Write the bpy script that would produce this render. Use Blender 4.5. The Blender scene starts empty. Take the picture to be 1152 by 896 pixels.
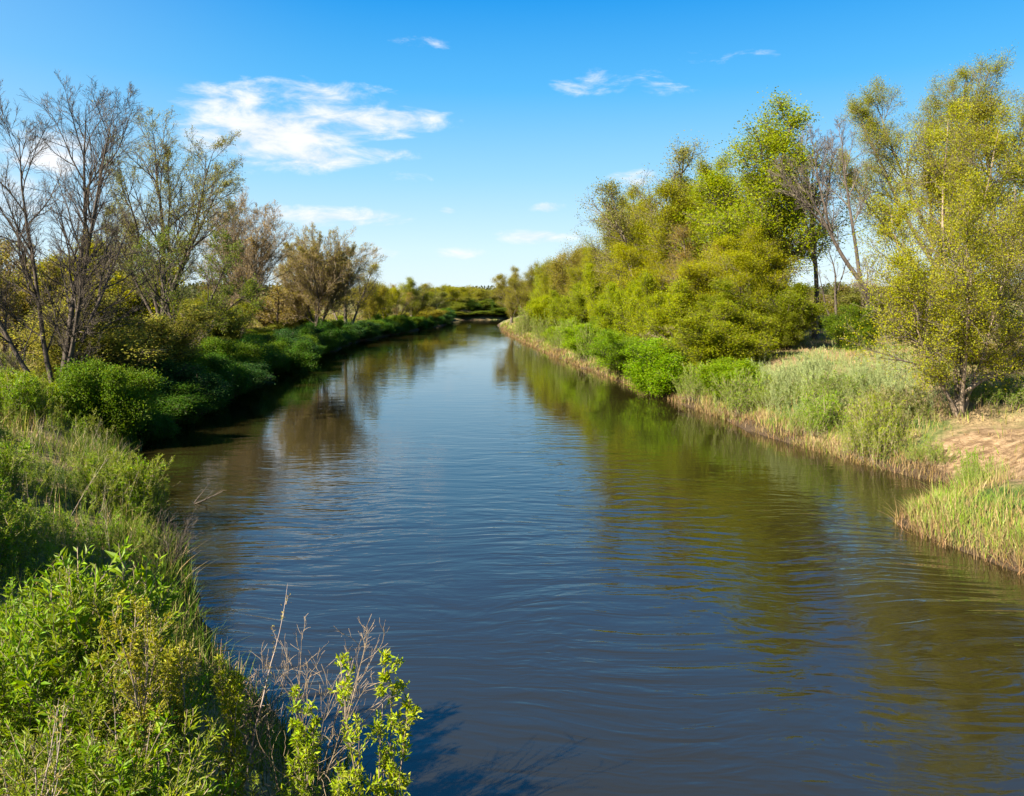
import bpy, math, random
import numpy as np

S = bpy.context.scene
COL = S.collection
rad = math.radians

# ------------------------------------------------------------------ camera
EYE, F, HZ = 6.0, 850.0, 335.0          # eye height above the water, focal length in photo pixels, horizon row
cam = bpy.data.cameras.new('camera')
cam.sensor_width = 36.0
cam.lens = 36.0 * F / 1152.0
cam.shift_y = -(448.0 - HZ) / 1152.0
cam.clip_start = 0.05
cam.clip_end = 6000.0
camo = bpy.data.objects.new('camera', cam)
camo.location = (0, 0, EYE)
camo.rotation_euler = (rad(90), 0, 0)
COL.objects.link(camo)
S.camera = camo

# ------------------------------------------------------------------ sun, sky, exposure
SUN_EL, SUN_AZ = 37.0, -127.0            # azimuth clockwise from the view direction (+Y): the sun is to the left, a little behind
S.view_settings.view_transform = 'Standard'
S.view_settings.look = 'None'
S.view_settings.exposure = 2.12
S.view_settings.gamma = 1.0
S.view_settings.use_curve_mapping = False
S.cycles.max_bounces = 7
S.cycles.diffuse_bounces = 5
S.cycles.glossy_bounces = 3
S.cycles.transmission_bounces = 4
S.cycles.transparent_max_bounces = 4
S.cycles.caustics_reflective = False
S.cycles.caustics_refractive = False
S.cycles.use_denoising = True
S.cycles.sample_clamp_indirect = 6.0

sun = bpy.data.lights.new('sun', 'SUN')
sun.energy = 5.0
sun.angle = rad(0.53)
sun.color = (1.0, 0.91, 0.77)
suno = bpy.data.objects.new('sun', sun)
suno.rotation_euler = (rad(90 - SUN_EL), 0, rad(180 - SUN_AZ))
suno.location = (-60, -20, 60)
COL.objects.link(suno)


class NT:
    """small helper to write node trees as expressions"""
    def __init__(self, tree):
        self.t = tree
        tree.nodes.clear()

    def n(self, kind, **kw):
        nd = self.t.nodes.new(kind)
        for k, v in kw.items():
            setattr(nd, k, v)
        return nd

    def put(self, sock, v):
        if isinstance(v, bpy.types.NodeSocket):
            self.t.links.new(v, sock)
        else:
            sock.default_value = v

    def m(self, op, a, b=None, c=None, clamp=False):
        nd = self.n('ShaderNodeMath', operation=op, use_clamp=clamp)
        for i, v in enumerate((a, b, c)):
            if v is not None:
                self.put(nd.inputs[i], v)
        return nd.outputs[0]

    def vm(self, op, a, b=None):
        nd = self.n('ShaderNodeVectorMath', operation=op)
        self.put(nd.inputs[0], a)
        if b is not None:
            self.put(nd.inputs[1], b)
        return nd.outputs[0]

    def comb(self, x, y, z=0.0):
        nd = self.n('ShaderNodeCombineXYZ')
        for i, v in enumerate((x, y, z)):
            self.put(nd.inputs[i], v)
        return nd.outputs[0]

    def noise(self, vec, scale, detail=3.0, rough=0.55, dist=0.0, dim='3D'):
        nd = self.n('ShaderNodeTexNoise', noise_dimensions=dim)
        self.put(nd.inputs['Vector'], vec)
        nd.inputs['Scale'].default_value = scale
        nd.inputs['Detail'].default_value = detail
        nd.inputs['Roughness'].default_value = rough
        nd.inputs['Distortion'].default_value = dist
        return nd.outputs['Fac']

    def ss(self, v, lo, hi, a=0.0, b=1.0):
        nd = self.n('ShaderNodeMapRange', interpolation_type='SMOOTHSTEP')
        self.put(nd.inputs[0], v)
        for i, q in enumerate((lo, hi, a, b)):
            self.put(nd.inputs[i + 1], q)
        return nd.outputs[0]

    def mix(self, f, a, b, blend='MIX'):
        nd = self.n('ShaderNodeMix', data_type='RGBA', blend_type=blend)
        self.put(nd.inputs[0], f)
        for i, v in ((6, a), (7, b)):
            if isinstance(v, tuple) and len(v) == 3:
                v = (*v, 1.0)
            self.put(nd.inputs[i], v)
        return nd.outputs[2]


W = bpy.data.worlds.new('World')
S.world = W
W.use_nodes = True
w = NT(W.node_tree)
sky = w.n('ShaderNodeTexSky', sky_type='NISHITA', sun_disc=False)
sky.sun_elevation = rad(SUN_EL)
sky.sun_rotation = rad(SUN_AZ)
sky.altitude = 100.0
sky.air_density = 1.0
sky.dust_density = 0.35
sky.ozone_density = 2.2
hs = w.n('ShaderNodeHueSaturation')
hs.inputs['Hue'].default_value = 0.5
hs.inputs['Saturation'].default_value = 1.38
hs.inputs['Value'].default_value = 1.0
w.put(hs.inputs['Color'], sky.outputs[0])
dirv = w.n('ShaderNodeTexCoord').outputs['Generated']
sep = w.n('ShaderNodeSeparateXYZ')
w.put(sep.inputs[0], dirv)
X, Y, Z = sep.outputs
az = w.m('MULTIPLY', w.m('ARCTAN2', X, Y), 57.2958)
el = w.m('MULTIPLY', w.m('ARCSINE', Z), 57.2958)
cv = w.comb(w.m('MULTIPLY', az, 0.5), w.m('MULTIPLY', el, 1.35))
n1 = w.noise(cv, 0.55, 6.0, 0.62, 0.4)
n2 = w.noise(cv, 0.16, 3.0, 0.5)
# fair-weather clouds: azimuth, elevation, half width, half height (degrees), strength
CLOUDS = [
    (-17.8, 11.6, 6.0, 2.2, 1.15), (-12.5, 12.9, 7.0, 1.25, 1.0), (-15.2, 14.6, 5.6, 0.95, .80), (-14.6, 10.2, 3.8, 1.1, 1.1),
    (-9.7, 10.6, 2.6, .6, .75), (-8.0, 13.3, 3.0, .8, .85), (-23.0, 13.4, 1.6, .5, .6), (-20.5, 13.6, 3.4, 1.2, .85),
    (-13.8, 6.0, 5.6, .78, 1.1), (1.6, 4.6, 3.0, .55, .95), (2.7, 6.8, 1.3, .4, .85), (9.2, 8.9, 2.2, .6, .8),
    (5.8, 15.7, 2.2, 1.1, .55), (10.6, 15.5, 2.6, .8, .45), (16.0, 17.3, 2.4, .5, .22), (-3.8, 3.3, 2.2, .5, .75),
    (-10.4, 3.4, 2.0, .4, .6), (-4.9, 6.5, .7, .35, .7), (-31.5, 9.4, 2.6, 1.3, .85), (-34.5, 6.2, 2.4, 2.2, .9),
    (-28.5, 5.0, 3.0, .9, .7), (-7.5, 9.0, 1.6, .4, .35), (-7.0, 18.6, 2.0, .4, .4), (30.0, 8.0, 4.0, 1.2, .6),
    (-52.0, 10.0, 9.0, 3.0, 1.0), (55.0, 12.0, 8.0, 2.0, .8), (-75.0, 20.0, 12.0, 4.0, .9), (90.0, 18.0, 12.0, 3.0, .8),
]
acc = None
for a0, e0, ha, he, st in CLOUDS:
    dx = w.m('MULTIPLY', w.m('SUBTRACT', az, a0), 1.0 / ha)
    dy = w.m('MULTIPLY', w.m('SUBTRACT', el, e0), 1.0 / he)
    # flatter base than top
    r2 = w.m('ADD', w.m('MULTIPLY', dx, dx), w.m('MULTIPLY', dy, dy))
    v = w.m('MULTIPLY', w.m('SUBTRACT', 1.25, w.m('MULTIPLY', r2, 0.8)), st)
    acc = v if acc is None else w.m('MAXIMUM', acc, v)
acc = w.m('MAXIMUM', acc, -1.0)
dens = w.m('ADD', w.m('MULTIPLY', acc, 0.46), w.m('ADD', w.m('MULTIPLY', w.m('SUBTRACT', n1, 0.5), 1.55), w.m('MULTIPLY', w.m('SUBTRACT', n2, 0.5), 0.5)))
cl = w.ss(dens, 0.10, 0.74)
cl = w.m('MULTIPLY', cl, 0.95)
shade = w.ss(n1, 0.3, 0.7)
ccol = w.mix(shade, (3.7, 4.05, 4.5), (4.85, 4.9, 5.0))
rampn = w.n('ShaderNodeValToRGB')
cr_ = rampn.color_ramp
cr_.elements[0].position, cr_.elements[0].color = 0.0, (.37, .435, .475, 1)
cr_.elements[1].position, cr_.elements[1].color = 1.0, (.035, .105, .27, 1)
for ps_, co_ in ((.04, (.31, .415, .475)), (.10, (.165, .335, .475)), (.17, (.05, .240, .455)), (.25, (.004, .150, .405)), (.45, (.014, .105, .285))):
    e_ = cr_.elements.new(ps_)
    e_.color = (*co_, 1)
w.put(rampn.inputs[0], w.m('MULTIPLY', el, 1 / 90.0))
tint = w.vm('MULTIPLY', rampn.outputs[0], (10.0, 10.0, 10.0))
tint = w.mix(w.ss(az, -10.0, -60.0, 0.0, 0.35), tint, (3.0, 3.9, 4.7))
clear = w.mix(0.92, hs.outputs[0], tint)
skyc = w.mix(cl, clear, ccol)
bg = w.n('ShaderNodeBackground')
bg.inputs['Strength'].default_value = 0.051
w.put(bg.inputs['Color'], skyc)
wo = w.n('ShaderNodeOutputWorld')
w.put(wo.inputs['Surface'], bg.outputs[0])


# ------------------------------------------------------------------ helpers: objects
def mesh_obj(name, verts, quads, mats, midx=None, attr=None, parent=None, smooth=False):
    """one mesh object from an (n,3) array and an (m,4) array of quads"""
    me = bpy.data.meshes.new(name)
    nv, nf = len(verts), len(quads)
    me.vertices.add(nv)
    me.vertices.foreach_set('co', np.ascontiguousarray(verts, dtype=np.float32).ravel())
    me.loops.add(nf * 4)
    me.loops.foreach_set('vertex_index', np.ascontiguousarray(quads, dtype=np.int32).ravel())
    me.polygons.add(nf)
    me.polygons.foreach_set('loop_start', np.arange(0, nf * 4, 4, dtype=np.int32))
    if midx is not None:
        me.polygons.foreach_set('material_index', np.ascontiguousarray(midx, dtype=np.int32))
    me.polygons.foreach_set('use_smooth', np.full(nf, bool(smooth)))
    for m in mats:
        me.materials.append(m)
    if attr:
        for k, v in attr.items():
            a = me.attributes.new(k, 'FLOAT', 'POINT')
            a.data.foreach_set('value', np.ascontiguousarray(v, dtype=np.float32))
    me.update(calc_edges=True)
    o = bpy.data.objects.new(name, me)
    COL.objects.link(o)
    if parent:
        o.parent = parent
    return o


def tag(o, label=None, cat=None, group=None, kind=None):
    if label: o['label'] = label
    if cat: o['category'] = cat
    if group: o['group'] = group
    if kind: o['kind'] = kind
    return o


def copy_tree(root):
    r = root.copy()
    COL.objects.link(r)
    for ch in list(root.children):
        c = ch.copy()
        COL.objects.link(c)
        c.parent = r
        c.matrix_parent_inverse = ch.matrix_parent_inverse
    return r


ORD = ['first', 'second', 'third', 'fourth', 'fifth', 'sixth', 'seventh', 'eighth', 'ninth', 'tenth', 'eleventh', 'twelfth',
       'thirteenth', 'fourteenth', 'fifteenth', 'sixteenth', 'seventeenth', 'eighteenth', 'nineteenth', 'twentieth',
       'twenty first', 'twenty second', 'twenty third', 'twenty fourth', 'twenty fifth', 'twenty sixth', 'twenty seventh',
       'twenty eighth', 'twenty ninth', 'thirtieth', 'thirty first', 'thirty second', 'thirty third', 'thirty fourth',
       'thirty fifth', 'thirty sixth', 'thirty seventh', 'thirty eighth', 'thirty ninth', 'fortieth'] + ['forty ' + q_ for q_ in
       ('first', 'second', 'third', 'fourth', 'fifth', 'sixth', 'seventh', 'eighth', 'ninth')] + ['fiftieth'] + ['fifty ' + q_ for q_ in ('first', 'second', 'third', 'fourth', 'fifth', 'sixth', 'seventh', 'eighth', 'ninth')]

# ------------------------------------------------------------------ terrain shape
LEFT = np.array([(2, -80), (1.5, -20), (1.0, 0), (0.2, 5), (-0.5, 7), (-1.7, 9), (-4.0, 11), (-6.1, 14), (-8.0, 18), (-11.0, 22.5),
                 (-14.3, 27.5), (-15.6, 33), (-17.0, 45), (-17.9, 54), (-20.0, 78), (-21.0, 102), (-19.0, 127), (-14.6, 164),
                 (-15.5, 180), (-16.5, 193), (-13.5, 201), (-4, 205), (16, 212), (60, 232), (140, 250)], float)
RIGHT = np.array([(16, -80), (15, -20), (14, 0), (13, 8), (12.3, 13), (11.2, 16.5), (10.5, 18.3), (10.4, 20), (11.5, 21.6), (13.6, 23.0),
                  (14.2, 24), (13.6, 25.2), (12.5, 27.6), (11.2, 32.5), (9.7, 42.5), (7.8, 53.7), (5.3, 70.8), (2.6, 92.7),
                  (-1.0, 127), (-3.2, 165), (2, 182), (18, 192), (60, 205), (140, 222)], float)
POLY = np.vstack([LEFT, RIGHT[::-1]])


def vnoise(x, y, seed=0):
    """smooth value noise, vectorised"""
    xi, yi = np.floor(x).astype(np.int64), np.floor(y).astype(np.int64)
    fx, fy = x - xi, y - yi
    fx, fy = fx * fx * (3 - 2 * fx), fy * fy * (3 - 2 * fy)

    def h(a, b):
        n = (a * 374761393 + b * 668265263 + seed * 1442695041) & 0x7fffffff
        n = ((n ^ (n >> 13)) * 1274126177) & 0x7fffffff
        return ((n ^ (n >> 16)) & 0xffff) / 65535.0
    return (h(xi, yi) * (1 - fx) + h(xi + 1, yi) * fx) * (1 - fy) + (h(xi, yi + 1) * (1 - fx) + h(xi + 1, yi + 1) * fx) * fy


def sdist(x, y):
    """distance to the waterline, negative over the water"""
    x, y = np.asarray(x, float).ravel(), np.asarray(y, float).ravel()
    best = np.full(x.shape, 1e9)
    inside = np.zeros(x.shape, bool)
    n = len(POLY)
    for i in range(n):
        ax, ay = POLY[i]
        bx, by = POLY[(i + 1) % n]
        ex, ey = bx - ax, by - ay
        t = np.clip(((x - ax) * ex + (y - ay) * ey) / (ex * ex + ey * ey), 0, 1)
        best = np.minimum(best, np.hypot(x - ax - t * ex, y - ay - t * ey))
        c = ((ay > y) != (by > y))
        with np.errstate(divide='ignore', invalid='ignore'):
            xx = ex * (y - ay) / (ey if ey != 0 else 1e-9) + ax
        inside ^= c & (x < xx)
    return np.where(inside, -best, best)


def ground(x, y):
    x, y = np.asarray(x, float), np.asarray(y, float)
    shp = x.shape
    x, y = x.ravel(), y.ravel()
    s = sdist(x, y)
    s = s + (vnoise(x * 0.5, y * 0.5, 3) - 0.5) * 0.9 * np.clip(1 - np.abs(s) / 6, 0, 1) + (vnoise(x * 1.7, y * 1.7, 4) - 0.5) * 0.35 * np.clip(1 - np.abs(s) / 6, 0, 1)
    z = np.interp(s, [-30, -4, 0, 0.35, 2.6, 7, 14, 26, 80], [-2.5, -1.6, -0.02, 0.28, 1.35, 2.15, 2.5, 2.75, 2.9])
    z = z + np.where(x > 0, np.interp(s, [4, 14], [0, 0.35]), 0)
    land = np.clip(s / 6, 0, 1)
    z = z + land * ((vnoise(x * 0.12, y * 0.12, 1) - 0.5) * 0.7 + (vnoise(x * 0.45, y * 0.45, 2) - 0.5) * 0.28)
    z = z + np.clip(s / 2, 0, 1) * (vnoise(x * 1.6, y * 1.6, 5) - 0.5) * 0.16
    d = np.hypot(x, y)
    z = z + np.interp(d, [230, 420, 900, 2600], [0, 1.0, 7.0, 16.0]) * (0.6 + 0.8 * vnoise(x * 0.004, y * 0.004, 7))
    return z.reshape(shp)


def gz(x, y):
    return float(ground(np.array([x]), np.array([y]))[0])


# ------------------------------------------------------------------ materials
def new_mat(name):
    m = bpy.data.materials.new(name)
    m.use_nodes = True
    return m, NT(m.node_tree)


def finish(t, shader, disp=None):
    o = t.n('ShaderNodeOutputMaterial')
    t.put(o.inputs['Surface'], shader)


def leaf_mat(name, base_tip=None, transl=0.56, var=0.26, gloss=0.1):
    """leaf: own colour of the plant (object colour), each leaf a little different, light passing through"""
    m, t = new_mat(name)
    oi = t.n('ShaderNodeObjectInfo')
    geo = t.n('ShaderNodeNewGeometry')
    r = geo.outputs['Random Per Island']
    col = oi.outputs['Color']
    if base_tip:
        al = t.n('ShaderNodeAttribute', attribute_name='along')
        f = t.ss(t.m('ADD', al.outputs['Fac'], t.m('MULTIPLY', t.m('SUBTRACT', r, 0.5), 0.7)), 0.12, 0.62)
        col = t.mix(f, base_tip, col)
        dead = t.ss(r, 0.80, 0.86)
        col = t.mix(dead, col, (0.33, 0.25, 0.12))
    h = t.n('ShaderNodeHueSaturation')
    t.put(h.inputs['Hue'], t.m('ADD', 0.5, t.m('MULTIPLY', t.m('SUBTRACT', t.m('FRACT', t.m('MULTIPLY', r, 7.31)), 0.5), 0.05)))
    t.put(h.inputs['Saturation'], t.m('ADD', 0.95, t.m('MULTIPLY', t.m('FRACT', t.m('MULTIPLY', r, 3.7)), 0.22)))
    tc = t.n('ShaderNodeNewGeometry').outputs['Position']
    big = t.noise(tc, 0.55, 2.0)
    t.put(h.inputs['Value'], t.m('ADD', t.m('ADD', 1 - var, t.m('MULTIPLY', r, var * 1.4)), t.m('MULTIPLY', t.m('SUBTRACT', big, 0.5), 0.5)))
    t.put(h.inputs['Color'], col)
    col = h.outputs[0]
    p = t.n('ShaderNodeBsdfPrincipled')
    t.put(p.inputs['Base Color'], col)
    p.inputs['Roughness'].default_value = 0.5
    p.inputs['Specular IOR Level'].default_value = gloss
    tr = t.n('ShaderNodeBsdfTranslucent')
    t.put(tr.inputs['Color'], t.mix(0.5, col, t.mix(1.0, col, (1.25, 1.15, 0.5), 'MULTIPLY')))
    mx = t.n('ShaderNodeMixShader')
    mx.inputs[0].default_value = transl
    t.put(mx.inputs[1], p.outputs[0])
    t.put(mx.inputs[2], tr.outputs[0])
    finish(t, mx.outputs[0])
    return m


def bark_mat(name, c1, c2):
    m, t = new_mat(name)
    pos = t.n('ShaderNodeNewGeometry').outputs['Position']
    st = t.vm('MULTIPLY', pos, (1.0, 1.0, 0.22))
    n = t.noise(st, 9.0, 4.0, 0.6)
    g = t.noise(pos, 1.3, 2.0)
    p = t.n('ShaderNodeBsdfPrincipled')
    c = t.mix(t.ss(n, 0.35, 0.65), c1, c2)
    c = t.mix(t.ss(g, 0.55, 0.8, 0.0, 0.5), c, tuple(q * 1.5 for q in c2))
    t.put(p.inputs['Base Color'], c)
    p.inputs['Roughness'].default_value = 0.85
    p.inputs['Specular IOR Level'].default_value = 0.2
    b = t.n('ShaderNodeBump')
    b.inputs['Strength'].default_value = 0.7
    b.inputs['Distance'].default_value = 0.03
    t.put(b.inputs['Height'], n)
    t.put(p.inputs['Normal'], b.outputs[0])
    finish(t, p.outputs[0])
    return m


LEAF = leaf_mat('leaf')
LEAF_NEAR = leaf_mat('leaf_near', transl=0.42, var=0.35, gloss=0.2)
REED = leaf_mat('reed', base_tip=(0.30, 0.22, 0.10), transl=0.3, var=0.3)
GRASS = leaf_mat('grass_blade', base_tip=(0.10, 0.11, 0.03), transl=0.35, var=0.35)
STRAW = leaf_mat('straw', transl=0.2, var=0.4, gloss=0.2)
BARK = bark_mat('bark_grey_brown', (0.055, 0.042, 0.032), (0.14, 0.112, 0.085))
BARK_DARK = bark_mat('bark_dark', (0.03, 0.024, 0.018), (0.085, 0.066, 0.05))
BARK_TAN = bark_mat('bark_tan', (0.12, 0.085, 0.055), (0.26, 0.20, 0.14))
TWIG_PINK = bark_mat('twig_brown', (0.12, 0.086, 0.05), (0.22, 0.165, 0.10))
TWIG_DEAD = bark_mat('twig_dead', (0.16, 0.12, 0.10), (0.30, 0.24, 0.20))

# ground
m_ground, t = new_mat('bank_soil_and_grass')
pos = t.n('ShaderNodeNewGeometry').outputs['Position']
a = t.noise(pos, 0.35, 5.0, 0.6)
b_ = t.noise(pos, 2.3, 4.0, 0.6)
f_ = t.noise(pos, 14.0, 4.0, 0.65)
green = t.mix(t.ss(b_, 0.35, 0.65), (0.035, 0.06, 0.014), (0.08, 0.11, 0.025))
dry = t.mix(t.ss(f_, 0.3, 0.7), (0.13, 0.09, 0.045), (0.30, 0.22, 0.11))
c = t.mix(t.ss(a, 0.40, 0.60), green, dry)
sand = t.n('ShaderNodeAttribute', attribute_name='sand').outputs['Fac']
mud = t.n('ShaderNodeAttribute', attribute_name='mud').outputs['Fac']
sandc = t.mix(t.ss(t.noise(t.vm('MULTIPLY', pos, (0.6, 2.0, 3.0)), 2.0, 6.0, 0.65), 0.35, 0.65), (0.105, 0.066, 0.035), (0.27, 0.185, 0.105))
c = t.mix(t.ss(t.m('ADD', sand, t.m('MULTIPLY', t.m('SUBTRACT', b_, 0.5), 0.5)), 0.16, 0.5), c, sandc)
c = t.mix(t.ss(t.m('ADD', mud, t.m('MULTIPLY', t.m('SUBTRACT', b_, 0.5), 1.2)), 0.3, 0.8), c, t.mix(f_, (0.022, 0.016, 0.010), (0.085, 0.058, 0.034)))
p = t.n('ShaderNodeBsdfPrincipled')
t.put(p.inputs['Base Color'], c)
p.inputs['Roughness'].default_value = 0.95
p.inputs['Specular IOR Level'].default_value = 0.1
bp = t.n('ShaderNodeBump')
bp.inputs['Strength'].default_value = 0.8
bp.inputs['Distance'].default_value = 0.12
t.put(bp.inputs['Height'], t.m('ADD', f_, t.m('MULTIPLY', b_, 1.5)))
t.put(p.inputs['Normal'], bp.outputs[0])
finish(t, p.outputs[0])

# water
m_water, t = new_mat('river_water')
pos = t.n('ShaderNodeNewGeometry').outputs['Position']
sw = t.vm('MULTIPLY', pos, (0.27, 1.0, 1.0))
warp = t.n('ShaderNodeTexNoise')
t.put(warp.inputs['Vector'], pos)
warp.inputs['Scale'].default_value = 0.22
warp.inputs['Detail'].default_value = 1.0
sw = t.vm('ADD', sw, t.vm('MULTIPLY', warp.outputs['Color'], (1.2, 1.6, 0)))
r1 = t.noise(sw, 1.5, 1.5, 0.45, 0.3)
r2 = t.noise(sw, 3.8, 2.0, 0.5, 0.4)
r3 = t.noise(t.vm('MULTIPLY', pos, (0.75, 1.0, 1.0)), 9.0, 2.0, 0.5)
patch = t.ss(t.noise(t.vm('MULTIPLY', pos, (1.0, 0.35, 1.0)), 0.13, 2.0), 0.36, 0.62, 0.35, 1.15)
hgt = t.m('ADD', t.m('MULTIPLY', r1, 0.8), t.m('ADD', t.m('MULTIPLY', r2, 0.5), t.m('MULTIPLY', r3, 0.05)))
sepw = t.n('ShaderNodeSeparateXYZ')
t.put(sepw.inputs[0], pos)
hgt = t.m('MULTIPLY', t.m('MULTIPLY', hgt, patch), t.ss(sepw.outputs[1], 10.0, 42.0, 1.5, 0.32))   # livelier ripples below the viewer, calmer reach upstream
bp = t.n('ShaderNodeBump')
bp.inputs['Strength'].default_value = 1.0
bp.inputs['Distance'].default_value = 0.038
t.put(bp.inputs['Height'], hgt)
p = t.n('ShaderNodeBsdfPrincipled')
p.inputs['Base Color'].default_value = (0.0120, 0.0098, 0.0028, 1)
p.inputs['Roughness'].default_value = 0.04
p.inputs['IOR'].default_value = 1.72
t.put(p.inputs['Normal'], bp.outputs[0])
finish(t, p.outputs[0])


# ------------------------------------------------------------------ setting: ground sheet and water
def axis(lo, hi, mid_lo, mid_hi, step, grow):
    v = list(np.arange(mid_lo, mid_hi + 1e-6, step))
    q, s_ = mid_hi, step
    while q < hi:
        s_ *= grow
        q += s_
        v.append(min(q, hi))
    q, s_ = mid_lo, step
    while q > lo:
        s_ *= grow
        q -= s_
        v.insert(0, max(q, lo))
    return np.array(v)


gx = axis(-2600, 2600, -26, 26, 0.4, 1.09)
gy = axis(-80, 3200, 2, 60, 0.4, 1.03)
GX, GY = np.meshgrid(gx, gy)
GZ = ground(GX, GY)
SD = sdist(GX, GY).reshape(GX.shape)
ny, nx = GX.shape
V = np.stack([GX, GY, GZ], -1).reshape(-1, 3)
ii = (np.arange(ny - 1)[:, None] * nx + np.arange(nx - 1)[None, :]).ravel()
Q = np.stack([ii, ii + 1, ii + nx + 1, ii + nx], -1)
# bare sandy slope on the right bank behind the small inlet, muddy lip along the waterline
sandm = np.exp(-(((GX - 16.0) / 3.1) ** 2 + ((GY - 22.6) / 3.0) ** 2)) * 2.0 + np.exp(-(((GX - 20) / 4.0) ** 2 + ((GY - 20) / 3.0) ** 2)) * 1.2
mudm = np.clip(1 - SD / 0.9, 0, 1) * 1.0
tag(mesh_obj('ground', V, Q, [m_ground], attr={'sand': sandm.ravel(), 'mud': mudm.ravel()}, smooth=True), kind='structure')

wx = np.array([-60, 160.0]); wy = np.array([-78, 262.0])
wv = np.array([(-60, -78, 0), (160, -78, 0), (160, 262, 0), (-60, 262, 0)], float)
tag(mesh_obj('river_water', wv, np.array([[0, 1, 2, 3]]), [m_water]), kind='structure')


# ------------------------------------------------------------------ helpers: growing plants
def nrm(v):
    return v / np.maximum(np.linalg.norm(v, axis=-1, keepdims=True), 1e-9)


def basis(T):
    ref = np.where(np.abs(T[..., 2:3]) > 0.9, np.array([1.0, 0, 0]), np.array([0, 0, 1.0]))
    u = nrm(np.cross(T, ref))
    return u, np.cross(T, u)


def tubes(P, R, sides):
    """tapered tubes round N polylines of K points -> verts, quads"""
    N, K, _ = P.shape
    T = np.empty_like(P)
    T[:, 1:-1] = P[:, 2:] - P[:, :-2]
    T[:, 0] = P[:, 1] - P[:, 0]
    T[:, -1] = P[:, -1] - P[:, -2]
    T = nrm(T)
    u, v = basis(T)
    ang = np.arange(sides) * 2 * np.pi / sides
    ring = P[:, :, None] + R[:, :, None, None] * (np.cos(ang)[None, None, :, None] * u[:, :, None] + np.sin(ang)[None, None, :, None] * v[:, :, None])
    verts = ring.reshape(-1, 3)
    n = np.arange(N)[:, None, None] * K * sides
    k = np.arange(K - 1)[None, :, None] * sides
    s = np.arange(sides)[None, None, :]
    s2 = (s + 1) % sides
    q = np.stack([n + k + s, n + k + s2, n + k + sides + s2, n + k + sides + s], -1).reshape(-1, 4)
    return verts, q


def march(base, d, L, K, wob, trop, rng):
    N = len(base)
    P = np.empty((N, K + 1, 3))
    P[:, 0] = base
    d = nrm(d)
    st = (L / K)[:, None]
    for k in range(K):
        d = nrm(d + rng.normal(size=(N, 3)) * wob + np.array([0, 0, trop]))
        P[:, k + 1] = P[:, k] + d * st
    return P


def spawn(P, R, m, t0, t1, ang, angv, rng, bias=1.0):
    N, K1, _ = P.shape
    K = K1 - 1
    t = t0 + (t1 - t0) * ((np.arange(m)[None] + rng.random((N, m))) / m) ** bias
    f = np.clip(t * K, 0, K - 1e-4)
    i = f.astype(int)
    fr = (f - i)[..., None]
    ar = np.arange(N)[:, None]
    base = P[ar, i] * (1 - fr) + P[ar, i + 1] * fr
    T = nrm(P[ar, i + 1] - P[ar, i])
    r = R[ar, i] * (1 - fr[..., 0]) + R[ar, i + 1] * fr[..., 0]
    u, v = basis(T)
    azm = np.arange(m)[None] * 2.39996 + rng.random((N, 1)) * 6.283 + rng.normal(size=(N, m)) * 0.5
    an = (ang + rng.normal(size=(N, m)) * angv)[..., None]
    d = T * np.cos(an) + (np.cos(azm)[..., None] * u + np.sin(azm)[..., None] * v) * np.sin(an)
    return base.reshape(-1, 3), d.reshape(-1, 3), t.ravel(), r.ravel(), np.repeat(np.arange(N), m)


def leaf_quads(c, d, size, rng, aspect=0.55, up=0.1):
    """flat rhombic leaves at c pointing along d"""
    N = len(c)
    d = nrm(d)
    nr = nrm(rng.normal(size=(N, 3)) + np.array([0, 0, up]))
    s = nrm(np.cross(d, nr))
    L = size[:, None]
    v = np.stack([c, c + d * L * 0.45 + s * L * aspect * 0.5, c + d * L, c + d * L * 0.45 - s * L * aspect * 0.5], 1).reshape(-1, 3)
    q = np.arange(N * 4).reshape(-1, 4)
    return v, q


def leaf_folded(c, d, size, rng, aspect=0.4, up=0.8):
    """pointed leaves, folded along the midrib (for plants close by)"""
    N = len(c)
    d = nrm(d)
    nr = nrm(rng.normal(size=(N, 3)) * 0.8 + np.array([0, 0, up]))
    s = nrm(np.cross(d, nr))
    n2 = np.cross(s, d)
    L = size[:, None]
    tip = c + d * L - n2 * L * 0.12
    mid = c + d * L * 0.5 - n2 * L * 0.03
    a1 = c + d * L * 0.42 + s * L * aspect * 0.5 + n2 * L * 0.07
    b1 = c + d * L * 0.42 - s * L * aspect * 0.5 + n2 * L * 0.07
    v = np.stack([c, a1, mid, b1, tip], 1).reshape(-1, 3)
    o = np.arange(N)[:, None] * 5
    q = np.concatenate([o + np.array([[0, 1, 4, 2]]), o + np.array([[0, 2, 4, 3]])], 0)
    return v, q


class Bag:
    def __init__(self):
        self.v, self.q, self.m, self.n = [], [], [], 0

    def add(self, vq, mi=0):
        v, q = vq
        self.v.append(v)
        self.q.append(q + self.n)
        self.m.append(np.full(len(q), mi))
        self.n += len(v)

    def build(self, name, mats, parent=None, smooth=False, attr=None):
        return mesh_obj(name, np.concatenate(self.v), np.concatenate(self.q), mats, np.concatenate(self.m), parent=parent, smooth=smooth, attr=attr)


def profile_round(t): return np.sqrt(np.clip(1 - (2 * t - 1.0) ** 2, 0.03, 1))
def profile_tall(t): return np.interp(t, [0, .15, .4, .7, .9, 1], [.55, .85, 1, .8, .45, .2])
def profile_fan(t): return np.interp(t, [0, .2, .5, .8, 1], [.75, 1, .95, .7, .3])


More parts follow.
